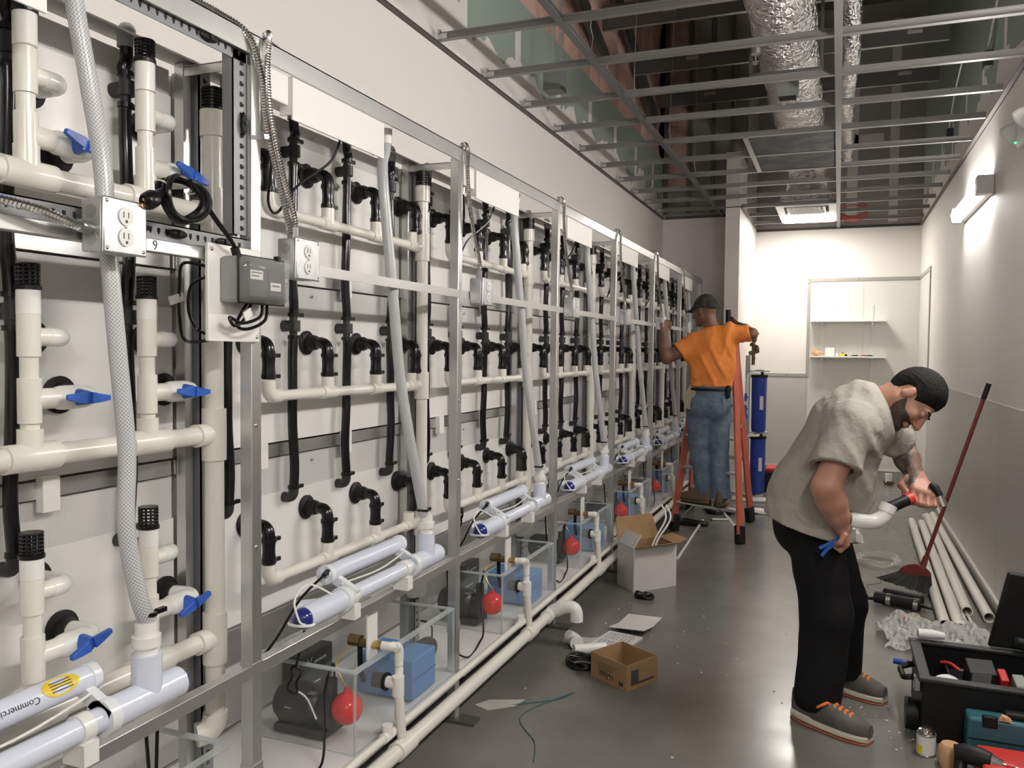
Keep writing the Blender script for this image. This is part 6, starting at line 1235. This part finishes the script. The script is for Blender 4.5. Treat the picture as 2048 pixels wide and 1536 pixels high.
# cap: crown and bill
S = Sdf((-1.30, 6.80, 1.75), (-.85, 7.22, 2.02), .0055); head(S, hc2, (-.12, .10, 1), (-.85, .45, -.25)); S.warp(lambda X, Y, Z: -.014+0*X)
R2n = np.array(R2_); h2 = np.array(hc2)
def loc2(X, Y, Z):
    x, y, z = X-h2[0], Y-h2[1], Z-h2[2]; return [R2n[0, i]*x+R2n[1, i]*y+R2n[2, i]*z for i in range(3)]
def creg(X, Y, Z):
    x, y, z = loc2(X, Y, Z); return (.028-z)+.0*y-np.where(y < 0, -.25*y, 0)
S.cut(creg); cp = part(O, 'cap', S.mesh(), 'camo', label='dark camouflage cap', angle=180)
part(cp, 'bill', MB().sheet(lambda u, v: L2((.07*(2*u-1))*(1-.25*v), .075+.125*v*(1-(2*u-1)**2*.45)-.02*abs(2*u-1), .046-.020*(2*u-1)**2-.010*v), 10, 6, .012), 'camo'); part(cp, 'strap', MB().tube([L2(.04*math.sin(t), -.112-.004*math.cos(t), .012) for t in np.linspace(-1.2, 1.2, 10)], .005, n=6), 'blackm')
S = Sdf((-1.24, 6.72, .29), (-.70, 7.20, 1.28), .0075)
S.ell((-.98, 6.96, 1.10), (.165, .135, .15), None, .03); S.cap((-.98, 6.96, 1.12), (-.98, 6.96, 1.30), .145, .145, .03, (.92, 1.05, 1)); S.ell((-1.04, 6.89, 1.06), (.09, .08, .10), None, .04); S.ell((-.91, 6.89, 1.06), (.085, .08, .10), None, .04)
S.chain([(-1.065, 6.95, 1.05), (-1.055, 6.97, .74), (-.99, 6.935, .33)], (.105, .088, .082), .025); S.chain([(-.90, 6.95, 1.05), (-.905, 6.97, .74), (-.865, 6.885, .33)], (.100, .085, .080), .025)
S.warp(fold(.002, 40, (.7, .1, .5), 2.)); S.warp(crease(.008, 40, (.4, .2, -.85), 6.)); S.cut(lambda X, Y, Z: np.maximum(.325-Z, Z-1.245)+0*X+0*Y)
jn = part(O, 'jeans', S.mesh(), 'denim', label='blue jeans', angle=180)
part(O, 'belt', MB().tube([(-.98+.168*math.cos(t), 6.96+.138*math.sin(t), 1.205) for t in np.linspace(0, 6.283, 36, endpoint=False)], .012, n=6, closed=True), 'blackm'); part(jn, 'back_pocket', MB().sheet(lambda u, v: (-.945+.09*u, 6.822+.012*math.sin(u*3), 1.02+.12*v), 4, 4, .004), 'denim'); part(jn, 'back_pocket', MB().sheet(lambda u, v: (-1.10+.09*u, 6.83-.01*math.sin(u*3), 1.02+.12*v), 4, 4, .004), 'denim')
part(O, 'tool_apron', MB().sheet(lambda u, v: (-1.165+.12*u+.04*v-.02*math.sin(v*3), 6.86-.045*u+.02*v, 1.05+.19*v-.03*u), 6, 6, .012), 'canvas', label='tan canvas tool apron'); part(O, 'phone_pouch', MB().box((-.835, 6.86, 1.14), (-.805, 6.93, 1.24)), 'blackm', bevel=.01)
shoe(O, (-.945, 6.865), (-1.19, 6.985), .2565, ('boot', 'darkbrass', 'blackm'), False, .10, .05); shoe(O, (-.868, 6.79), (-.865, 7.06), .2565, ('boot', 'darkbrass', 'blackm'), False, .10, .05)
